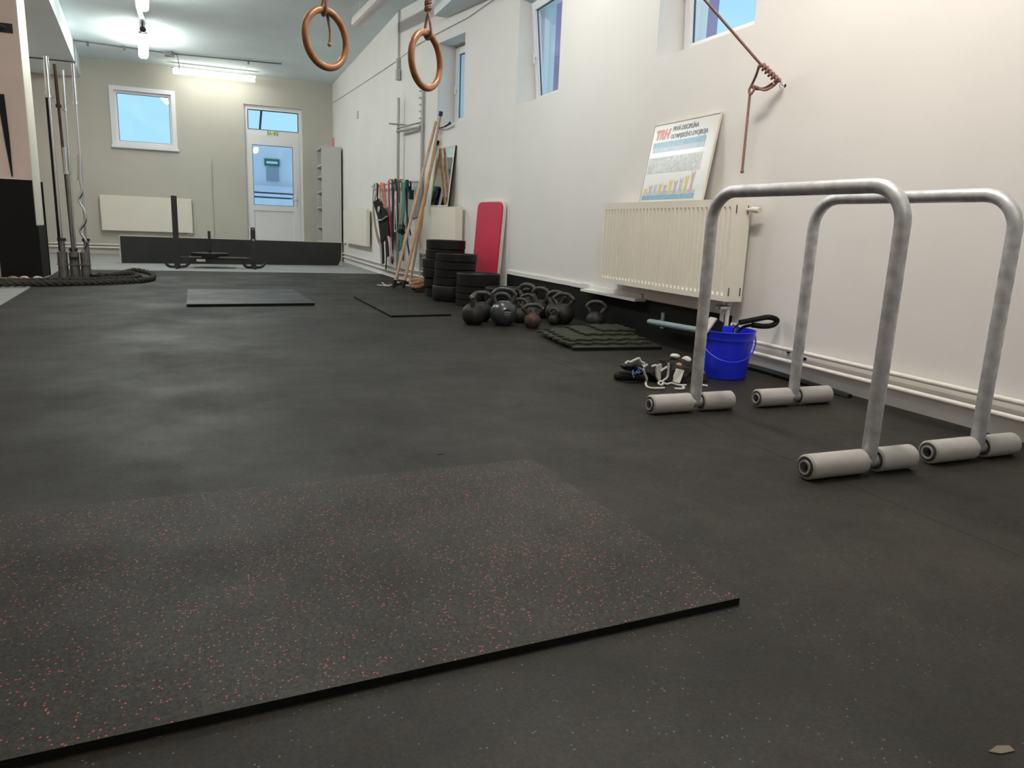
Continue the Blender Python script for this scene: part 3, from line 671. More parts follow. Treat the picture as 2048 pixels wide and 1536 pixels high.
# ================================================================== KETTLEBELLS
def kettlebell(label, loc, rz, Rb, H, hw, hr, mkey, tilt=None, disc=None, wide=.74):
    """Rb bell radius, H total height, hw handle half width, hr handle tube radius"""
    T = Matrix.Translation(loc) @ Matrix.Rotation(rz, 4, 'Z')
    if tilt: T = T @ tilt
    t = thing('kettlebell', label, 'kettlebell', loc, 'kettlebells on the floor by the wall')
    bm = B(); zc = Rb*.86; prof = [(Rb*.55, 0.0)]
    for k in range(1, 15):
        a = -math.pi/2+.60+k*(math.pi-.60-.32)/14; prof.append((Rb*math.cos(a), zc+Rb*.97*math.sin(a)))
    lathe(bm, prof, 32, T); obj('bell', bm, mkey, t)
    zs = zc+Rb*.62; bw = min(Rb*.62, hw)
    P = [(-bw*.86, 0, zs-.01), (-bw*1.02, 0, zs+.02), (-hw, 0, (zs+H)/2+.004), (-hw*.90, 0, H-hr-.034), (-hw*.52, 0, H-hr-.007), (0, 0, H-hr), (hw*.52, 0, H-hr-.007), (hw*.90, 0, H-hr-.034), (hw, 0, (zs+H)/2+.004), (bw*1.02, 0, zs+.02), (bw*.86, 0, zs-.01)]
    bm = B(); tube(bm, spline(P, 5), hr, 12, mtx=T); obj('handle', bm, 'highlithandle' if mkey in ('iron', 'rust') else mkey, t)
    if disc:
        D = T @ Matrix.Rotation(R(disc), 4, 'Z') @ Matrix.Translation((0, -Rb*.985, zc+.012)) @ Matrix.Rotation(R(90), 4, 'X')
        bm = B(); lathe(bm, [(.036, -.012), (.038, .0), (.036, .003), (.032, .0022), (.031, -.004)], 28, D); s = obj('round_badge', bm, 'darksteel', t)
        bm = B(); lathe(bm, [(.0345, .0), (.0375, .0), (.0375, .0042), (.0345, .0042)], 28, D, True); obj('badge_ring', bm, 'dullsteel', s)
        bm = B(); text_mesh(bm, 'POWER', D @ Matrix.Translation((-.0275, .002, .0036)), .018, 0, 1, .0008); text_mesh(bm, '24 KG', D @ Matrix.Translation((-.0225, -.016, .0036)), .017, 0, 1, .0008)
        obj('badge_lettering', bm, 'webwhite', s, False)
    return t
def tl(ax, a): return Matrix.Rotation(R(a), 4, ax)
kettlebell('dark iron kettlebell at the left end of the group, handle edge on', (1.96, 5.66, FZ), R(63), .098, .262, .072, .0185, 'iron')
kettlebell('iron kettlebell just left behind the glossy grey one', (2.10, 5.86, FZ), R(-12), .092, .262, .088, .019, 'iron')
kettlebell('glossy dark grey kettlebell with a round white lettered badge', (2.20, 5.60, FZ), R(-20), .112, .315, .092, .0165, 'vinyl', disc=14)
kettlebell('iron kettlebell hidden behind the glossy grey one, only its handle showing', (2.31, 5.92, FZ), R(-28), .085, .245, .076, .018, 'iron')
kettlebell('small iron kettlebell between the grey one and the rusty one', (2.405, 5.735, FZ), R(-35), .070, .215, .066, .0155, 'iron')
kettlebell('small rust brown kettlebell at the front of the group', (2.375, 5.40, FZ), R(-17), .070, .205, .085, .0165, 'rust')
kettlebell('tall iron kettlebell at the back next to the low plate stack', (2.70, 6.28, FZ), R(-62), .098, .300, .098, .021, 'iron')
kettlebell('iron kettlebell second from the back along the wall', (2.74, 6.06, FZ), R(-62), .090, .285, .092, .019, 'iron')
kettlebell('iron kettlebell third from the back along the wall', (2.78, 5.82, FZ), R(-60), .092, .275, .090, .019, 'iron')
kettlebell('iron kettlebell at the right end of the row along the black wall band', (2.765, 5.64, FZ), R(-50), .096, .272, .092, .018, 'iron')
kettlebell('iron kettlebell tipped to one side in the middle of the group', (2.58, 5.80, FZ+.01), R(-40), .075, .25, .07, .015, 'iron', tl('Y', -28))
kettlebell('smallest kettlebell, low in front of the row by the wall', (2.655, 5.585, FZ), R(-50), .048, .145, .047, .011, 'iron')
kettlebell('lone iron kettlebell behind the pile of puzzle mats', (2.90, 5.30, FZ), R(-35), .080, .240, .082, .0175, 'iron')

# ================================================================== POSTER, MIRROR
P0 = Vector((2.955, 4.08, 1.018)); tilt_a = math.atan2(3.045-2.955, .555)
PM = basis(P0, (0, 1, 0), Vector((math.sin(tilt_a), 0, math.cos(tilt_a))), Vector((math.cos(tilt_a), 0, -math.sin(tilt_a))))
# u to the far side; the face looks into the room (-w); text runs from far to near, so mirror u
PW, PH = .76, .555
t = thing('poster', 'white framed weightlifting poster leaning on the wall on top of the ridged radiator', 'poster', tuple(P0))
bm = B(); bx(bm, (0, 0, 0), (PW, PH, .008), PM); obj('board', bm, 'paper', t, False)
obj('frame', frame_bm(-.008, PW+.008, -.002, PH+.006, -.004, .010, .009, PM), 'cream', t, False)
PT = PM @ Matrix.Translation((PW, 0, -.0006)) @ Matrix.Rotation(R(180), 4, 'Y')     # x runs near, y up, z out of the face
def patch(name, mk, rects):
    bm = B()
    for a, b, c, d_ in rects: bx(bm, (a, c, 0), (b, d_, .0007), PT)
    return obj(name, bm, mk, t, False)
patch('blue_band', 'pblue', [(.03, .66, .385, .425)]); patch('pale_band', 'plilac', [(.03, .66, .350, .385)])
patch('photo_strip', 'pgrey', [(.02, .66, .205, .318)])
patch('blue_ground', 'pblue', [(.02, .66, .015, .048)]); patch('lilac_ground', 'plilac', [(.02, .66, .048, .075)])
bm = B(); text_mesh(bm, 'TRH', PT @ Matrix.Translation((.035, .448, .0005)), .092, .22, .98, .0006, .0045); obj('red_lettering', bm, 'pred', t, False)
bm = B(); text_mesh(bm, 'PRVÁ DISCIPLÍNA', PT @ Matrix.Translation((.245, .492, .0005)), .043, .15, .90, .0006, .0010); text_mesh(bm, 'OLYMPIJSKÉHO DVOJBOJA', PT @ Matrix.Translation((.235, .440, .0005)), .043, .15, .84, .0006, .0010); obj('dark_lettering', bm, 'pdark', t, False)
for i in range(10):
    x = .05+i*.062; h = (.05, .07, .075, .08, .07, .10, .095, .11, .12, .15)[i]
    g = .05+h; bm = B()
    prism(bm, [(x-.020, .045, 0), (x-.008, .045, 0), (x, .05+h*.30, 0), (x+.008, .045, 0), (x+.020, .045, 0), (x+.013, .05+h*.45, 0), (x+.022, g*.98, 0), (x+.012, g, 0), (x+.006, .05+h*.72, 0), (x+.007, .05+h*.9, 0), (x-.005, .05+h*.9, 0), (x-.006, .05+h*.72, 0), (x-.014, g, 0), (x-.022, g*.97, 0), (x-.012, .05+h*.45, 0)], (0, 0, 1), .0009, PT)
    obj('lifter_figure', bm, ('pyel', 'ppink', 'pgrey', 'pyel', 'ppink')[i % 5], t, False)
p0 = OA+OD*1.28-ON*.108; MT = basis(p0+Vector((0, 0, 1.035)), OD, Vector((0, 0, 1))*math.cos(R(7))+ON*math.sin(R(7)), ON*math.cos(R(7))-Vector((0, 0, 1))*math.sin(R(7)))
t = thing('mirror', 'narrow tall mirror leaning on the wall on top of the radiator by the sticks', 'mirror', tuple(MT.translation))
bm = B(); bx(bm, (0, 0, 0), (.50, .74, .022), MT); obj('backing', bm, 'brown', t, False)
bm = B(); bx(bm, (.012, .012, -.004), (.488, .728, 0), MT); obj('mirror_glass', bm, 'mirror', t, False)
obj('frame', frame_bm(0, .5, 0, .74, -.008, .0, .014, MT), 'cream', t, False)

# ================================================================== RINGS AND ROPES
def gym_ring(label, c, nrm_ang, lean_a, kind):
    c = Vector(c); t = thing('gym_ring', label, 'gym ring', tuple(c), 'wooden gymnastic rings')
    rr, tr = .104, .0135
    ax = Matrix.Rotation(nrm_ang, 4, 'Z') @ Matrix.Rotation(lean_a, 4, 'Y')
    pts = [c+(ax @ Vector((rr*math.cos(a), 0, rr*math.sin(a)))) for a in [2*math.pi*k/48 for k in range(48)]]
    bm = B(); tube(bm, pts, tr, 14, True); obj('wooden_ring', bm, 'ringwood', t)
    top = c+(ax @ Vector((0, 0, rr))); side = ax @ Vector((1, 0, 0)); n_ = ax @ Vector((0, 1, 0)); up = Vector((0, 0, 1)); rp = .0055
    bm = B()
    # cord loop round the ring
    e = tr+rp
    if kind == 0:
        k1 = top+up*.16+side*.01
        lp = [k1-side*.004, top+up*.07-side*.014-n_*e*.6, top-n_*e-side*.014, top-up*e*1.1-side*.010, top+n_*e-side*.002, top+up*.06+side*.004+n_*e*.6, k1+side*.004]
        tube(bm, spline(lp, 6), rp, 8)
        tube(bm, spline([k1, k1+up*.5, Vector((k1.x, k1.y, CEIL-.005))], 3), rp, 8)
        tube(bm, spline([k1+side*.004-up*.01, k1+side*.03, top+up*.07+side*.027+n_*e, top+side*.028+n_*e*1.2, top-up*.07+side*.03+n_*.008, top-up*.118+side*.022+n_*.004], 5), [rp]*25+[rp*1.5], 8) if False else tube(bm, spline([k1+side*.004-up*.01, k1+side*.03, top+up*.07+side*.027+n_*e, top+side*.028+n_*e*1.2, top-up*.07+side*.03+n_*.008, top-up*.118+side*.022+n_*.004], 5), rp, 8)
        lump(bm, top-up*.12+side*.022+n_*.004, (.008, .008, .009), .15, 2, 2)
        lump(bm, k1, (.016, .013, .02), .2, 4, 2)
    else:
        k0 = top+up*.085; k1 = top+up*.165
        lp = [k0-side*.002, top+up*.05-side*.010-n_*e*.7, top-n_*e-side*.006, top-up*e*1.1, top+n_*e+side*.004, top+up*.05+side*.008+n_*e*.7, k0+side*.004]
        tube(bm, spline(lp, 6), rp, 8)
        hel = [k0+up*(.085*s/40)+(side*math.cos(s*.62)+n_*math.sin(s*.62))*.0105 for s in range(41)]
        tube(bm, hel, rp*1.05, 8); hel2 = [k0+up*(.085*s/40)+(side*math.cos(s*.62+2.1)+n_*math.sin(s*.62+2.1))*.0105 for s in range(41)]
        tube(bm, hel2, rp*1.05, 8); tube(bm, [k0, k1], .009, 8)
        tube(bm, spline([hel[-1], k1+up*.012-side*.012, k1+up*.016-side*.03, k1+up*.006-side*.052], 5), rp*1.1, 8)
        tube(bm, [k1, Vector((k1.x, k1.y, CEIL-.005))], rp, 8)
    obj('cord', bm, 'rope', t)
    bm = B(); bx(bm, (k1.x-.03, k1.y-.03, CEIL-.012), (k1.x+.03, k1.y+.03, CEIL)); obj('ceiling_plate', bm, 'dullsteel', t, False)
    return t
def on_ray(x, y, dd): return Vector((0, 0, CAM_Z))+ray(x, y).normalized()*dd
gym_ring('left wooden gym ring on a pink cord with a dangling cord end', on_ray(652, 78, 3.25), R(34), R(0), 0)
gym_ring('right wooden gym ring on a pink cord with a long twisted knot', on_ray(852, 121, 3.25), R(41), R(6), 1)
# rope tied to the wall eye
eye = at_x(1562, 168, XN-.03)
t = thing('tied_rope', 'pink rope stretched to an eye bolt on the near right wall, end hanging down', 'rope', tuple(eye))
k = at_x(1521, 128, XN-.16); far_ = at_x(1410, 0, XN-.55); up_ = k+(far_-k)*((CEIL-.01-k.z)/(far_-k).z)
rp = .0075
bm = B(); tube(bm, [k+(eye-k)*.9, k, far_, up_], rp, 10); obj('taut_line', bm, 'rope', t)
bm = B(); dv = (eye-k).normalized(); s1 = dv.cross(Vector((0, 0, 1))).normalized(); s2 = dv.cross(s1)
L_ = (eye-k).length*.88
tube(bm, [k+dv*L_*s/60+(s1*math.cos(s*.63)+s2*math.sin(s*.63))*(.014 if s % 25 else .0145) for s in range(61)], rp, 8); obj('wrapped_turns', bm, 'rope', t)
lpk = at_x(1504, 172, XN-.12)
bm = B(); tube(bm, spline([k+s2*.012, (k+lpk)/2+Vector((0, 0, .0)), lpk+Vector((0, .0, .012)), lpk+Vector((-.006, .014, -.02)), lpk+Vector((0, .006, -.045)), lpk+Vector((.006, -.014, -.02)), lpk+Vector((0, 0, .005))], 6), rp, 8)
tube(bm, spline([lpk, at_x(1512, 174, XN-.11), at_x(1530, 180, XN-.09), at_x(1548, 171, XN-.06), at_x(1556, 161, XN-.05)], 5), rp, 8)
tube(bm, spline([lpk+Vector((0, 0, -.004)), at_x(1512, 178, XN-.10), at_x(1530, 176, XN-.08), at_x(1546, 166, XN-.055)], 5), rp, 8)
obj('loop', bm, 'rope', t)
hb = at_x(1500, 186, XN-.12); 
hz = (at_y(1484, 343, hb.y)).z
bm = B(); tube(bm, [hb, hb+Vector((0, 0, (hz-hb.z)*.5)), Vector((hb.x, hb.y, hz))], [rp*1.02, rp*1.02, rp*1.05], 10); lump(bm, (hb.x, hb.y, hz), (.0115, .0115, .012), .15, 3, 2); obj('hanging_end', bm, 'rope', t)
bm = B(); n = 20; ec = eye+Vector((.0, 0, -.006))
tube(bm, [ec+Vector((.013*math.cos(a)*.9, .013*math.cos(a)*.4, .017*math.sin(a))) for a in [2*math.pi*i/n for i in range(n)]], .003, 6, True)
tube(bm, [ec+Vector((.012, 0, 0)), (XN+.005, ec.y, ec.z)], .004, 6); lathe(bm, [(.010, -.004), (.010, .0)], 12, Matrix.Translation((XN, ec.y, ec.z)) @ Matrix.Rotation(R(-90), 4, 'Y')); obj('eye_bolt', bm, 'steel', t)

# ================================================================== BUCKET AND ITS CONTENT
bc = Vector((2.678, 3.35, FZ))
t = thing('bucket', 'bright blue plastic bucket standing by the wall behind the left dip bar', 'bucket', tuple(bc))
T = Matrix.Translation(bc)
bm = B(); lathe(bm, [(.122, 0), (.126, .004), (.150, .222), (.156, .222), (.157, .262), (.160, .266), (.158, .272), (.152, .270), (.146, .222), (.120, .010)], 48, T, False); o = obj('pail', bm, 'blue', t)
bm = B()
hp = []
for k in range(21):
    a = math.pi*k/20; hp.append(bc+Vector((0, 0, .243))+(Vector((math.cos(R(-24)), math.sin(R(-24)), 0))*math.cos(a)*.161 + Vector((math.sin(R(-24)), -math.cos(R(-24)), 0))*math.sin(a)*.150*1.08 + Vector((0, 0, -.135*math.sin(a)))))
tube(bm, hp, .004, 8); obj('handle', bm, 'blue', t)
def at_d(x, y, dy): return at_y(x, y, bc.y+dy)
bm = B(); pth = [at_d(1480, 645, .0), at_d(1510, 639, -.0), at_d(1535, 634.5, 0), at_d(1549, 637, 0), at_d(1554, 642, 0), at_d(1546, 650, 0), at_d(1528, 652.5, 0), at_d(1505, 650, 0), at_d(1485, 655, .02), at_d(1470, 672, .02), at_d(1455, 690, .03)]
t = thing('foam_grip_handle', 'black foam covered loop handle sticking out of the blue bucket to the right', 'handle', tuple(pth[-1]))
tube(bm, spline(pth[:-3], 5), .0155, 12); obj('foam_loop', bm, 'cloth', t)
bm = B(); tube(bm, spline(pth[-4:], 4), .009, 8); tube(bm, [pth[0]+Vector((-.001, 0, 0)), pth[0]+Vector((-.03, .01, -.035)), at_d(1460, 690, .02)], .005, 8); obj('strap', bm, 'cloth', t)
t = thing('folded_pad', 'dark wedge shaped pad with a white edge standing in the blue bucket', 'pad', tuple(at_d(1430, 690, .03)))
w0 = [at_d(1414, 664, -.04), at_d(1433, 637, -.04), at_d(1447, 645, -.04), at_d(1443, 668, -.04), at_d(1436, 700, -.03), at_d(1420, 700, -.03)]
bm = B(); prism(bm, w0, (0, 1, 0), .05); obj('pad', bm, 'cloth', t, False)
bm = B(); ribbon(bm, [w0[0]+Vector((-.003, .02, 0)), w0[1]+Vector((-.003, .02, .001))], (0, 1, 0), .055, .010); obj('white_edge', bm, 'webwhite', t, False)
bm = B(); q = at_d(1471, 650, .03); tube(bm, [at_d(1463, 648, .05), at_d(1476, 652, .05)], .011, 8); tube(bm, [at_d(1470, 652, .05), at_d(1462, 690, .06)], .008, 8); tag(obj('white_plastic_clip', bm, 'webwhite'), 'small white plastic clip at the back inside the blue bucket', 'clip')
bm = B(); tube(bm, [at_d(1412, 648, .08), at_d(1420, 690, .06)], .012, 8); tag(obj('blue_cap_bottle', bm, 'blue'), 'small blue capped item at the left inside the blue bucket', 'bottle')

# pale blue bar on the wall
t = thing('wall_bar', 'pale blue steel bar bracketed low on the black wall band', 'bar', (3.0, 4.55, .15))
a = at_x(1298, 643, 2.95); b = at_x(1400, 661, 2.95)
bm = B(); tube(bm, [a, a+Vector((0, -.02, .001)), b, b+Vector((0, -.2, .0))], [.018, .0215, .0215, .0215], 14); obj('tube', bm, 'ltblue', t)
bm = B(); c_ = at_x(1316, 642, 3.0); bx(bm, (XN-.025, c_.y-.018, c_.z-.055), (XN-.010, c_.y+.018, c_.z+.06)); tube(bm, [(XN-.015, c_.y, c_.z), (2.945, c_.y, a.z)], .012, 8); obj('bracket', bm, 'ltblue', t, False)

# ================================================================== VEST HEAP
hy = 3.27
def H(x, y, dy=0):
    p = at_y(1220+x/9.31, 680+y/9.31, hy+dy)
    return p if p.z > FZ+.007 else at_z(1220+x/9.31, 680+y/9.31, FZ+.007)
t = thing('weight_vest', 'crumpled black vest with white piping heaped on the floor by the bucket', 'vest', (2.2, hy, FZ))
bm = B(); lump(bm, H(930, 640, .085)+Vector((0, 0, -.01)), (.135, .115, .072), .35, 1, 4, FZ+.001); obj('shell', bm, 'cloth', t)
bm = B(); lump(bm, H(1260, 640, .06), (.115, .095, .074), .3, 5, 4, FZ+.001); obj('padded_panel', bm, 'brown', t)
bm = B(); lump(bm, H(1150, 420, .14), (.13, .05, .028), .3, 8, 3); obj('collar', bm, 'brown', t)
bm = B(); lump(bm, H(420, 480, .03), (.062, .05, .026), .3, 9, 3); obj('shoulder_flap', bm, 'black', t)
bm = B(); wr = .0062
for P, dy in (([(620, 540), (650, 640), (685, 720), (665, 800), (690, 870), (800, 900), (1010, 892)], -.045), ([(770, 490), (860, 475), (868, 560), (872, 650), (880, 700), (940, 775), (1010, 740), (1070, 680), (1085, 560), (1092, 430)], -.035),
              ([(900, 800), (940, 765), (985, 790), (970, 830), (925, 835), (900, 800)], -.05), ([(990, 795), (1060, 822), (1140, 802), (1280, 840), (1420, 842)], -.05),
              ([(280, 440), (330, 400), (380, 410), (450, 375), (540, 340), (570, 400), (640, 440), (600, 480)], -.02), ([(1200, 905), (1340, 910), (1380, 890), (1350, 870)], -.05), ([(620, 510), (700, 455)], -.03), ([(940, 580), (1060, 500)], -.035), ([(1640, 810), (1720, 840), (1820, 855)], -.02)):
    tube(bm, spline([H(x, y, dy) for x, y in P], 5), wr, 7)
obj('white_piping', bm, 'webwhite', t)
bm = B(); prism(bm, [H(1290, 545, -.04), H(1385, 565, -.04), H(1300, 805, -.055), H(1200, 785, -.055)], (0, 1, 0), .03); bevel(bm, .003, 1); obj('white_patch', bm, 'webwhite', t, False)
bm = B(); prism(bm, [H(870, 480, -.03), H(960, 445, -.03), H(985, 580, -.035), H(950, 620, -.036), H(950, 740, -.04), H(880, 700, -.04)], (0, 1, 0), .012); obj('grey_webbing', bm, 'foam', t, False)
bm = B(); lump(bm, H(1285, 465, -.02), (.014, .02, .013), .15, 2, 2); obj('brown_button', bm, 'belt', t)
bm = B(); lump(bm, H(1210, 300, .10), (.026, .03, .014), .1, 3, 3); obj('white_end', bm, 'webwhite', t)
bm = B(); lump(bm, H(1425, 370, .08), (.026, .03, .021), .1, 4, 3); obj('white_end', bm, 'webwhite', t)
bm = B(); prism(bm, [H(1640, 430, .0), H(1690, 460, 0), H(1740, 540, 0), H(1785, 690, 0), H(1720, 680, 0), H(1640, 600, 0)], (0, 1, 0), .05); bevel(bm, .006, 2); obj('white_tongue', bm, 'webwhite', t)
bm = B(); lump(bm, H(1640, 720, .05), (.05, .06, .035), .25, 6, 3, FZ+.001); obj('dark_end', bm, 'cloth', t)
t = thing('looped_hose', 'thin black rubber loop with blue cord knot at the left of the vest heap', 'hose', tuple(H(300, 620)))
lc = at_z(1262, 752, FZ+.02)
bm = B(); tube(bm, [lc+Vector((.085*math.cos(a), .06*math.sin(a), 0)) for a in [2*math.pi*i/28 for i in range(28)]], .0165, 8, True); obj('rubber_loop', bm, 'cloth', t)
bm = B()
for i in range(7):
    c0 = H(480+i*22, 590-8*i, -.02); tube(bm, spline([c0+Vector((random.uniform(-.02, .02), random.uniform(-.015, .015), random.uniform(-.014, .014))) for _ in range(5)], 4), .0032, 6)
tube(bm, spline([H(430, 560, -.02), H(420, 640, -.03), H(450, 700, -.035)], 4), .0035, 6); obj('cord_knot', bm, 'bluecord', t)

# ================================================================== STICKS, STRAPS, ROPE COIL
def stick(label, base, top, r, mk, cap_top, cap_bot):
    base, top = Vector(base), Vector(top); d_ = (top-base).normalized()
    t = thing('wooden_stick', label, 'stick', tuple(base), 'long sticks leaning on the wall')
    bm = B(); tube(bm, [base, top], r, 12); obj('shaft', bm, mk, t)
    if cap_bot: bm = B(); tube(bm, [base-d_*.002, base+d_*.09], r+.006, 12); obj('rubber_foot', bm, 'black', t)
    if cap_top: bm = B(); tube(bm, [top-d_*.05, top+d_*.008], r+.008, 12); obj('rubber_cap', bm, 'navy' if cap_top == 2 else 'black', t)
def ob(x, y, off=.02):
    D = ray(x, y); o = Vector((0, 0, CAM_Z)); a = OA-ON*off; tt = (a-o).dot(ON)/D.dot(ON); return o+D*tt
stick('pale wooden stick leaning leftmost at its foot, plain top', at_z(787, 574, FZ+.012), ob(872, 243, .03), .019, 'pinkwood', 0, 1)
stick('orange wooden stick with a black top cap at half height', at_z(806, 575, FZ+.012), ob(874.5, 283, .03), .019, 'wood', 1, 1)
stick('longest stick with a dark cap high at the window edge', at_z(820, 567, FZ+.012), ob(882, 224, .03), .017, 'pinkwood', 2, 0)
bm = B(); tube(bm, spline([ob(875, 256, .03), ob(885, 255, .05), ob(893, 251, .05), ob(900, 244, .05)], 5), .008, 8); tube(bm, spline([ob(890, 253, .05), ob(897, 249, .06), ob(901, 247, .06)], 4), .012, 8); tag(obj('navy_cord', bm, 'navy'), 'short navy cord sticking out from the top of the sticks below the window', 'cord')
t = thing('rope_coil', 'tan rope coiled on the floor between the sticks and the plates', 'rope', (2.35, 8.9, FZ))
cc = at_z(838, 583, FZ); bm = B(); P = []
for i in range(90):
    a = i*.30; rr = .105-.02*math.sin(i*.11); P.append(cc+Vector((rr*math.cos(a)*.85, rr*math.sin(a)*1.1, .032+.115*i/90+.012*math.sin(a*2.3))))
tube(bm, P, .025, 8); obj('coil', bm, 'tan', t)
t = thing('loose_cord', 'loose white cord lying on the floor at the foot of the sticks', 'cord', tuple(at_z(770, 570, FZ)))
bm = B(); z0 = FZ+.009
for P in ([(755, 570), (765, 571), (778, 572), (786, 570)], [(764, 565), (771, 570), (780, 570), (790, 566), (800, 565)], [(790, 563), (803, 567), (812, 570), (820, 572)]):
    tube(bm, spline([at_z(x, y, z0) for x, y in P], 5), .008, 6)
obj('cord', bm, 'webwhite', t)
bm = B(); tube(bm, spline([at_z(x, y, FZ+.014) for x, y in ((792, 569), (800, 567), (810, 567), (818, 566), (826, 568))], 5), .014, 6); tag(obj('black_strap_end', bm, 'black'), 'black strap end lying on the floor behind the stick feet', 'strap')

# ================================================================== WALL RACK, BANDS
t = thing('strap_rack', 'grey two post wall rack with hooks behind the hanging bands', 'rack', (2.47, 10.5, 0))
p2 = ob(843, 360, .03)
bm = B(); tube(bm, [(2.455, 10.50, FZ), (2.455, 10.50, 2.50)], .021, 10); obj('post', bm, 'graypole', t)
bm = B(); tube(bm, [(p2.x, p2.y, FZ), (p2.x, p2.y, 2.55)], .021, 10); obj('post', bm, 'graypole', t)
bm = B()
for k in range(7):
    z = 2.50-k*.085; bx(bm, (p2.x-.045, p2.y-.012, z), (p2.x, p2.y+.012, z+.02))
obj('hook_teeth', bm, 'gwall', t, False)
bm = B(); tube(bm, [(2.44, 10.50, 2.06), (p2.x-.02, p2.y, 2.06)], .02, 8); tube(bm, [(2.44, 10.50, 2.10), (p2.x-.02, p2.y, 2.12)], .012, 8); obj('cross_bar', bm, 'graypole', t)
bm = B(); tube(bm, [at_y(778, 247, 10.45), at_y(829, 251.5, 10.3)], .011, 8); obj('thin_bar', bm, 'graypole', t)
RXX = 2.40
bm = B(); tube(bm, [(RXX, 10.05, 1.365), (RXX, 12.1, 1.37)], .014, 8); tube(bm, [(RXX, 10.5, 1.365), (2.455, 10.5, 1.365)], .012, 8); tube(bm, [(RXX, 12.0, 1.37), (XF+.005, 12.0, 1.37)], .012, 8); tube(bm, [(RXX, 10.05, 1.365), (p2.x, p2.y, 1.365)], .016, 8)
obj('band_rail', bm, 'gwall', t)
bm = B(); g0 = [ob(817, 366, .02), ob(843, 363, .02), ob(843, 430, .02), ob(817, 440, .02)]; prism(bm, g0, tuple(ON), .012); obj('grey_panel', bm, 'gwall', t, False)
def Wp(x, y, off=0.0): return at_x(740+x/7.318, 350+y/7.318, RXX-.03-off)
def band(name, label, cat, mk, path, w, th=.008, wd=(0, 1, 0), extra=None, off=0):
    """a strap hanging from the rail: path in survey points on the rail's plane"""
    P = spline([Wp(x, y, off) for x, y in path], 4)
    t = thing(name, label, cat, tuple(P[0]), 'bands and straps hanging on the rack')
    bm = B(); ribbon(bm, P, wd, w, th)
    q = P[0]; ribbon(bm, [q, q+Vector((.012, 0, .03)), q+Vector((.045, 0, .032)), q+Vector((.05, 0, -.12))], wd, w if not isinstance(w, list) else w[0], th)   # over the rail
    obj('strap', bm, mk, t, False)
    return t
BG = 'bands and straps hanging on the rack'
def loopband(name, label, mk, x, ytop, ybot, halfw, w, slant=0, off=0):
    t = thing(name, label, 'band', tuple(Wp(x, ytop, off)), BG)
    bm = B()
    P = [Wp(x-halfw*.5, ytop, off), Wp(x-halfw+slant*.3, (ytop*2+ybot)/3, off), Wp(x-halfw+slant*.9, ybot-20, off), Wp(x+slant, ybot, off), Wp(x+halfw+slant*.9, ybot-20, off), Wp(x+halfw+slant*.3, (ytop*2+ybot)/3, off), Wp(x+halfw*.5, ytop, off)]
    ribbon(bm, spline(P, 5, True), (1, 0, 0) if False else (0, 1, 0), w, .007, True); 
    q = (P[0]+P[-1])/2; ribbon(bm, [q, q+Vector((.015, 0, .03)), q+Vector((.048, 0, .03)), q+Vector((.05, 0, -.1))], (0, 1, 0), w, .006)
    obj('strap', bm, mk, t, False); return t
t = band('leather_belt', 'tan leather belt hanging leftmost on the band rail', 'belt', 'belt', [(60, 150), (50, 440), (72, 700), (110, 900), (150, 1000)], [.10]*17, off=.0)
bm = B(); ribbon(bm, spline([Wp(150, 990, .0), Wp(162, 1150, .0), Wp(175, 1300, .0)], 4), (0, 1, 0), .12, .006); obj('grey_lower_strap', bm, 'foam', t, False)
t = thing('exercise_harness', 'wide black harness with grey piping hanging at the left of the bands', 'harness', tuple(Wp(150, 350)), BG)
bm = B(); prism(bm, [Wp(*p, .03) for p in ((45, 400), (120, 345), (190, 470), (250, 600), (270, 760), (280, 900), (230, 880), (205, 930), (160, 1000), (135, 800), (110, 620))], (1, 0, 0), .03); ribbon(bm, [Wp(110, 350, .015), Wp(110, 160, .0), Wp(110, 150, -.04)], (0, 1, 0), .06, .008); obj('body', bm, 'cloth', t, False)
bm = B(); ribbon(bm, spline([Wp(175, 900, .02), Wp(190, 1100, .02), Wp(195, 1300, .02)], 4), (0, 1, 0), .13, .01); obj('left_strap', bm, 'cloth', t, False)
bm = B(); ribbon(bm, spline([Wp(225, 880, .02), Wp(255, 1050, .02), Wp(262, 1195, .02)], 4), (0, 1, 0), .13, .01); obj('right_strap', bm, 'cloth', t, False)
bm = B(); ribbon(bm, spline([Wp(232, 1000, .02), Wp(240, 1200, .02), Wp(232, 1380, .02)], 4), (0, 1, 0), .055, .008); obj('tail_strap', bm, 'black', t, False)
bm = B(); tube(bm, spline([Wp(105, 655, .05), Wp(170, 660, .055), Wp(245, 605, .05)], 5), .013, 6); obj('grey_piping', bm, 'foam', t)
bm = B(); lump(bm, Wp(130, 510, .05), (.02, .06, .05), .2, 3, 2); obj('grey_pad', bm, 'graypole', t)
bm = B()
for i in range(5): tube(bm, [Wp(75+12*math.sin(i), 170+i*38, .01)+Vector((0, .055*math.cos(a), .05*math.sin(a))) for a in [2*math.pi*k/14 for k in range(14)]], .012, 6, True)
ribbon(bm, [Wp(78, 150, .0), Wp(78, 120, -.02), Wp(78, 130, -.05)], (0, 1, 0), .02, .02); tag(obj('white_cord_bundle', bm, 'webwhite'), 'small bundle of white cord loops on the left end of the band rail', 'cord', BG)
loopband('resistance_band', 'short bright orange resistance band on the rail', 'orange', 168, 150, 470, 30, .055, 22, .02)
t = band('resistance_band', 'long crimson resistance band left of the black straps', 'band', 'crimson', [(275, 95), (278, 300), (288, 600), (300, 930)], .085, off=.01)
bm = B(); ribbon(bm, spline([Wp(300, 920, .02), Wp(312, 1080, .02), Wp(328, 1200, .02)], 4), (0, 1, 0), .05, .008); obj('pale_lower_loop', bm, 'ppink', t, False)
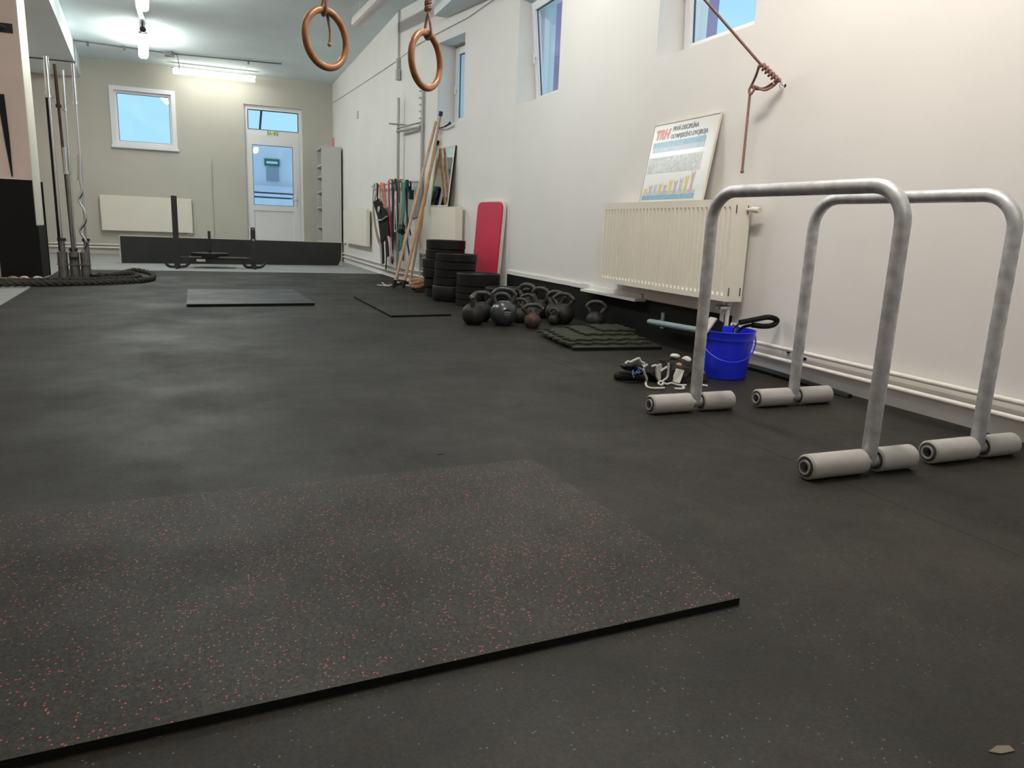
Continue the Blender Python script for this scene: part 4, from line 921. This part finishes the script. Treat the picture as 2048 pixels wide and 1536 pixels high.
t = band('strap_trainer', 'black suspension strap hanging right beside the crimson band', 'strap', 'black', [(330, 105), (330, 400), (330, 800), (330, 1260)], .06, off=.0)
bm = B(); ribbon(bm, [Wp(318, 1180, .01), Wp(332, 1275, .01)], (0, 1, 0), .10, .02); obj('foot_loop', bm, 'maroon', t, False)
loopband('strap_trainer', 'black loop strap with side bar between the crimson and green bands', 'black', 372, 100, 740, 26, .045, 8, .0)
band('resistance_band', 'short maroon band directly left of the green band', 'band', 'maroon', [(422, 100), (426, 250), (420, 400)], .085)
loopband('white_buckle_strap', 'thin white strap with metal buckles between the black straps', 'webwhite', 372, 380, 820, 14, .02, 0, .025)
t = band('resistance_band', 'wide green resistance band tied in a dark knot', 'band', 'green', [(492, 110), (490, 300), (480, 560), (466, 720), (462, 900), (452, 1100)], [.165]*9+[.13]*12, off=.02)
bm = B(); lump(bm, Wp(460, 780, .05), (.04, .10, .085), .5, 5, 3); obj('knot', bm, 'dkgreen', t)
bm = B(); ribbon(bm, spline([Wp(430, 960, .0), Wp(425, 1040, .0), Wp(428, 1110, .0)], 3), (0, 1, 0), .09, .01); ribbon(bm, [Wp(490, 1080, .0), Wp(482, 1250, .0)], (0, 1, 0), .08, .008); obj('dark_tail', bm, 'dkgreen', t, False)
band('strap_trainer', 'dark strap hanging just right of the green band', 'strap', 'black', [(528, 200), (535, 500), (560, 680), (595, 880)], .045)
band('long_navy_strap', 'thin navy strap hanging behind the sticks', 'strap', 'navy', [(545, 130), (545, 900), (560, 1060), (575, 1170)], .055, off=-.005)
bm = B(); bx(bm, tuple(Wp(585, 355)-Vector((.01, .03, 0))), tuple(Wp(585, 220)+Vector((.04, .03, 0)))); tag(obj('black_clip', bm, 'black', None, False), 'small upright black clip on the grey rack panel right of the green band', 'clip', BG)

# ================================================================== SHELF UNIT
sy, sx0, sx1, swd, sh = 15.5, 2.075, 2.46, .78, 2.27
t = thing('shelf_unit', 'tall pale open shelf unit standing at the right end of the back wall', 'shelf', (sx0+.19, sy+.4, 0))
bm = B(); bx(bm, (sx0, sy, 0), (sx1, sy+.022, sh)); obj('side_panel', bm, 'shelf', t, False)
bm = B(); bx(bm, (sx0, sy+swd-.022, 0), (sx1, sy+swd, sh)); obj('side_panel', bm, 'shelf', t, False)
bm = B(); bx(bm, (sx1-.012, sy+.022, .02), (sx1, sy+swd-.022, sh)); obj('back_panel', bm, 'shelf', t, False)
for y_ in (301, 331, 353, 383, 415, 454, 482):
    z = at_x(633, y_, sx0).z if y_ > 301 else sh-.022
    z = {301: sh-.022}.get(y_, (CAM_Z+(at_y(633, y_, sy+.3).z-CAM_Z)*1.0))
    bm = B(); bx(bm, (sx0+.004, sy+.022, z-.011), (sx1-.012, sy+swd-.022, z+.011)); obj('shelf_board', bm, 'shelf', t, False)
bm = B(); bx(bm, (sx0+.03, sy+.022, .02), (sx0+.045, sy+swd-.022, .08)); obj('plinth', bm, 'shelf', t, False)
bm = B(); tube(bm, [(2.32, sy+.1, sh), (2.32, sy+.1, sh+.16)], .022, 10); tube(bm, [(2.32, sy+.1, sh+.16), (2.32, sy+.1, sh+.18)], .012, 8); tag(obj('red_tube_can', bm, 'pred'), 'small red upright can on top of the pale shelf unit', 'can')
bm = B(); lump(bm, (2.2, sy+.3, .512), (.05, .05, .05), .25, 4, 2); tag(obj('small_grey_item', bm, 'graypole'), 'small grey object on the lowest visible shelf of the shelf unit', 'object')

# ================================================================== LONG BLACK PANEL
q0, q1 = Vector((-1.40, 13.65, .0)), Vector((2.235, 14.10, .0)); d_ = (q1-q0).normalized(); s_ = Vector((-d_.y, d_.x, 0)); LL = (q1-q0).length
T = basis(q0, d_, (0, 0, 1), s_)
t = thing('long_mat_panel', 'long low black panel standing on edge in front of the back wall', 'panel', tuple(q0))
bm = B(); prism(bm, [(.0, 0, 0), (LL-.08, 0, 0), (LL-.02, .10, 0), (LL, .42, 0), (0.0, .435, 0)], (0, 0, 1), .03, T); obj('black_face', bm, 'panel', t, False)
bm = B(); prism(bm, [(-.02, 0, .03), (LL+.02, 0, .03), (LL+.02, .43, .03), (.02, .452, .03), (-.02, .44, .03)], (0, 0, 1), .02, T); obj('pale_backing', bm, 'cream', t, False)
bm = B()
for u in (.5, 1.8, 3.1): prism(bm, [(u-.02, 0, .05), (u+.02, 0, .05), (u+.02, .3, .05), (u-.02, .3, .05)], (0, 0, 1), .25, T)
obj('rear_support', bm, 'darksteel', t, False)

# ================================================================== SLED
sl = Vector((0.04, 12.62, 0))
t = thing('weight_sled', 'black steel push sled with two uprights in front of the long black panel', 'sled', tuple(sl))
A1, A2 = Vector((-.526, 12.60, .05)), Vector((.606, 12.74, .05))
bm = B(); bx(bm, (A1.x-.04, A1.y-.04, .03), (A1.x+.04, A1.y+.04, 1.09)); bevel(bm, .008, 1); obj('tall_upright', bm, 'darksteel', t)
bm = B(); bx(bm, (A2.x-.035, A2.y-.035, .03), (A2.x+.035, A2.y+.035, .60)); tube(bm, [(A2.x, A2.y, .58), (A2.x, A2.y, .655)], .032, 10); bevel(bm, .006, 1); obj('short_upright', bm, 'darksteel', t)
bm = B(); tube(bm, [(A2.x-.0, A2.y-.045, .46), (A2.x, A2.y+.045, .46)], .02, 8); tube(bm, [(A2.x, A2.y-.04, .63), (A2.x, A2.y+.04, .63)], .012, 8); obj('pin', bm, 'steel', t)
for A in (A1, A2):
    bm = B(); tube(bm, spline([A+Vector((-.17, -.06, .05)), A+Vector((-.12, -.05, -.02)), A+Vector((0, 0, -.03)), A+Vector((.12, .05, -.02)), A+Vector((.19, .06, .05))], 5), .022, 8); tube(bm, [A+Vector((0, -.3, -.028)), A+Vector((0, .55, -.028))], .022, 8); obj('skid', bm, 'darksteel', t)
bm = B(); bx(bm, (A1.x, 12.65, .12), (A2.x, 12.72, .165)); bx(bm, (A1.x, 12.95, .12), (A2.x, 13.0, .165)); bx(bm, (-.3, 12.64, .10), (.3, 13.0, .125)); obj('cross_frame', bm, 'darksteel', t, False)
bm = B(); bx(bm, (-.36, 12.60, .165), (.50, 12.63, .185)); obj('bare_rail', bm, 'dullsteel', t, False)
bm = B(); bx(bm, (-.25, 12.615, .105), (-.12, 12.635, .14)); obj('white_sticker', bm, 'webwhite', t, False)
bm = B(); tube(bm, [(-.05, 12.85, .10), (-.05, 12.85, .575)], .022, 12); obj('plate_post', bm, 'darksteel', t)
pp = plate_proto(.0701, .28); pp['label'] = 'single black plate lying on the post of the push sled'; pp['group'] = 'plate on the sled'; pp.matrix_basis = Matrix.Translation((-.05, 12.85, .20))

# ================================================================== BARBELLS AND HOLDER
t = thing('barbell_holder', 'three short grey steel tubes joined by a plate, holding upright barbells', 'holder', (-1.58, 10.3, 0))
hx = [(-1.695, 10.34), (-1.575, 10.36), (-1.460, 10.38)]; HT = [.30, .30, .30]
for (x, y) in hx:
    bm = B(); lathe(bm, [(.043, 0), (.054, 0), (.054, .30), (.043, .30), (.043, .02)], 20, Matrix.Translation((x, y, FZ))); obj('tube', bm, 'dullsteel', t)
bm = B(); bx(bm, (-1.75, 10.29, .155), (-1.405, 10.43, .17)); obj('joining_plate', bm, 'dullsteel', t, False)
def barbell(label, x, y, top, mk_s, mk_b, rs=.025, rb=.0145, sl=.42, lower=.42, mid=None, lean=(0, 0), name='barbell', zig=False):
    t = thing(name, label, 'barbell', (x, y, FZ), 'barbells standing in the holder')
    q = lambda z: Vector((x+lean[0]*z, y+lean[1]*z, z))
    z0 = FZ+.012
    bm = B(); lathe_pts = [q(z0), q(z0+lower)]; tube(bm, lathe_pts, max(rs, .030) if rs > .018 else rs, 14); obj('sleeve', bm, 'dullsteel' if rs > .018 else mk_s, t)
    bm = B(); tube(bm, [q(z0+lower), q(z0+lower+.035)], rs+(.022 if rs > .018 else .010), 14); obj('collar', bm, 'darksteel', t)
    bm = B(); tube(bm, [q(top-sl), q(top)], rs, 14); tube(bm, [q(top-sl-.035), q(top-sl)], rs+.012, 14); obj('sleeve', bm, mk_s, t)
    bm = B()
    if zig:
        P = [q(z0+lower)]
        a, b = z0+lower+.02, top-sl-.03; n = 8; offs = [0, .055, -.005, .0, 0, .055, -.005, 0]
        for i, o_ in enumerate(offs):
            z = a+(b-a)*(i+.5)/n; P.append(q(z)+Vector((-o_*1.2, -o_*.3, 0)))
        P.append(q(b)); tube(bm, P, rb, 10)
    else: tube(bm, [q(z0+lower), q(top-sl)], rb, 12)
    obj('shaft', bm, mk_b, t)
    return t
barbell('chrome barbell leftmost in the holder, tallest of the group', hx[0][0]+.008, hx[0][1]-.008, 2.52, 'steel', 'steel', .026)
barbell('thin black shafted bar close beside the leftmost chrome barbell', hx[0][0]-.020, hx[0][1]+.028, 2.44, 'steel', 'black', .010, .019, .3, .3)
barbell('rusty brown barbell in the middle of the holder', hx[1][0]-.006, hx[1][1]+.02, 2.45, 'rusty', 'rusty', .019, .0155, .44, .3, lean=(-.014, 0))
barbell('pale steel bar just right of the rusty barbell', hx[1][0]+.016, hx[1][1]-.012, 2.39, 'steel', 'steel', .0155, .012, .42, .3, lean=(.012, 0))
barbell('chrome barbell rightmost in the holder with shiny top sleeve', hx[2][0]+.018, hx[2][1]+.014, 2.48, 'steel', 'steel', .021, .0135, .42, .42, lean=(.006, 0))
t = thing('curl_bar', 'short curl bar with zigzag grip in the rightmost tube', 'barbell', (hx[2][0], hx[2][1], FZ), 'barbells standing in the holder')
yq = 10.345
Q = [at_y(x, y, yq) for x, y in ((159, 310), (160.5, 356), (161.5, 366), (164.5, 384), (157.5, 400), (169, 421), (170.5, 444), (160, 461), (173, 484), (169.5, 500))]
Q[-1] = Vector((hx[2][0]-.012, hx[2][1]-.012, Q[-1].z)); zb = Vector((hx[2][0]-.012, hx[2][1]-.012, FZ+.03))
bm = B(); tube(bm, [Q[0], Q[1]], .029, 14); tube(bm, [Q[1], Q[1]+(Q[2]-Q[1])*.5], .036, 14); obj('sleeve', bm, 'steel', t)
bm = B(); tube(bm, [zb, Q[-1]], .024, 12); obj('sleeve', bm, 'steel', t)
bm = B(); tube(bm, [Q[1]]+spline(Q[2:], 3), .0155, 10); obj('shaft', bm, 'steel', t)
barbell('short straight bar with a pale sleeve in the middle tube', hx[1][0]+.0, hx[1][1]-.030, 1.525, 'steel', 'dullsteel', .026, .0145, .27, .2, name='short_bar', lean=(.0, -.004))
# battle rope on the floor
t = thing('battle_rope', 'thick dark battle rope lying in loops in front of the barbell holder', 'rope', tuple(at_z(120, 566, FZ)))
def twist(bm, P, r):
    P = spline(P, 10); T, N = frames(P, False)
    for ph in (0, 2.094, 4.189):
        L_ = 0; Q = []
        for i, p in enumerate(P):
            if i: L_ += (P[i]-P[i-1]).length
            a = ph+L_*30; Bn = T[i].cross(N[i]); Q.append(p+(N[i]*math.cos(a)+Bn*math.sin(a))*r*.5)
        tube(bm, Q, r*.56, 7)
bm = B(); zr = FZ+.03
twist(bm, [at_z(x, y, zr) for x, y in ((-60, 569), (0, 568), (60, 567), (120, 566.5), (200, 564.5), (262, 562), (287, 560))]+[Vector((-.70, 9.98, zr)), Vector((-.74, 10.4, zr+.02)), Vector((-.95, 10.62, zr+.045)), Vector((-1.15, 10.35, zr)), Vector((-1.3, 10.12, zr))], .032); obj('front_strand', bm, 'brope', t)
bm = B(); twist(bm, [at_z(x, y, zr) for x, y in ((-60, 562), (0, 562.5), (80, 561), (150, 560), (220, 558.5), (262, 556))]+[Vector((-.86, 10.15, zr+.01)), Vector((-1.0, 10.25, zr+.03)), Vector((-1.2, 10.02, zr+.01))], .032); obj('back_strand', bm, 'brope', t)
for x, mk in ((26, 'belt'), (48, 'ppink'), (75, 'webwhite')):
    p = at_z(x, 556, FZ+.05); bm = B(); lump(bm, p, (.05, .03, .022), .2, x, 2); obj('sleeve_scrap', bm, mk, t)
bm = B(); tube(bm, spline([at_z(x, y, FZ+.03) for x, y in ((183, 552), (196, 549), (208, 551))], 4), .025, 8); obj('rope_end_sleeve', bm, 'black', t)

# ================================================================== SMALL SCRAPS
def scrap(label, x, y, pts, mk):
    c = at_z(x, y, FZ+.0005); bm = B(); prism(bm, [(c.x+a, c.y+b, c.z) for a, b in pts], (0, 0, 1), .0015); tag(obj('floor_scrap', bm, mk, None, False), label, 'scrap')
scrap('torn scrap of tan tape on the rubber floor at lower right', 2001, 1501, [(-.022, .004), (.004, .009), (.024, .002), (.020, -.009), (-.008, -.006)], 'scrap')
scrap('small pale foam crumb on the floor under the rear right dip bar foot', 1603, 809, [(-.018, .004), (.018, .007), (.02, -.004), (-.014, -.005)], 'webwhite')
scrap('thin dark sliver on the floor beyond the speckled mat', 881, 909, [(-.012, .003), (.012, .004), (.012, .0), (-.01, -.001)], 'black')
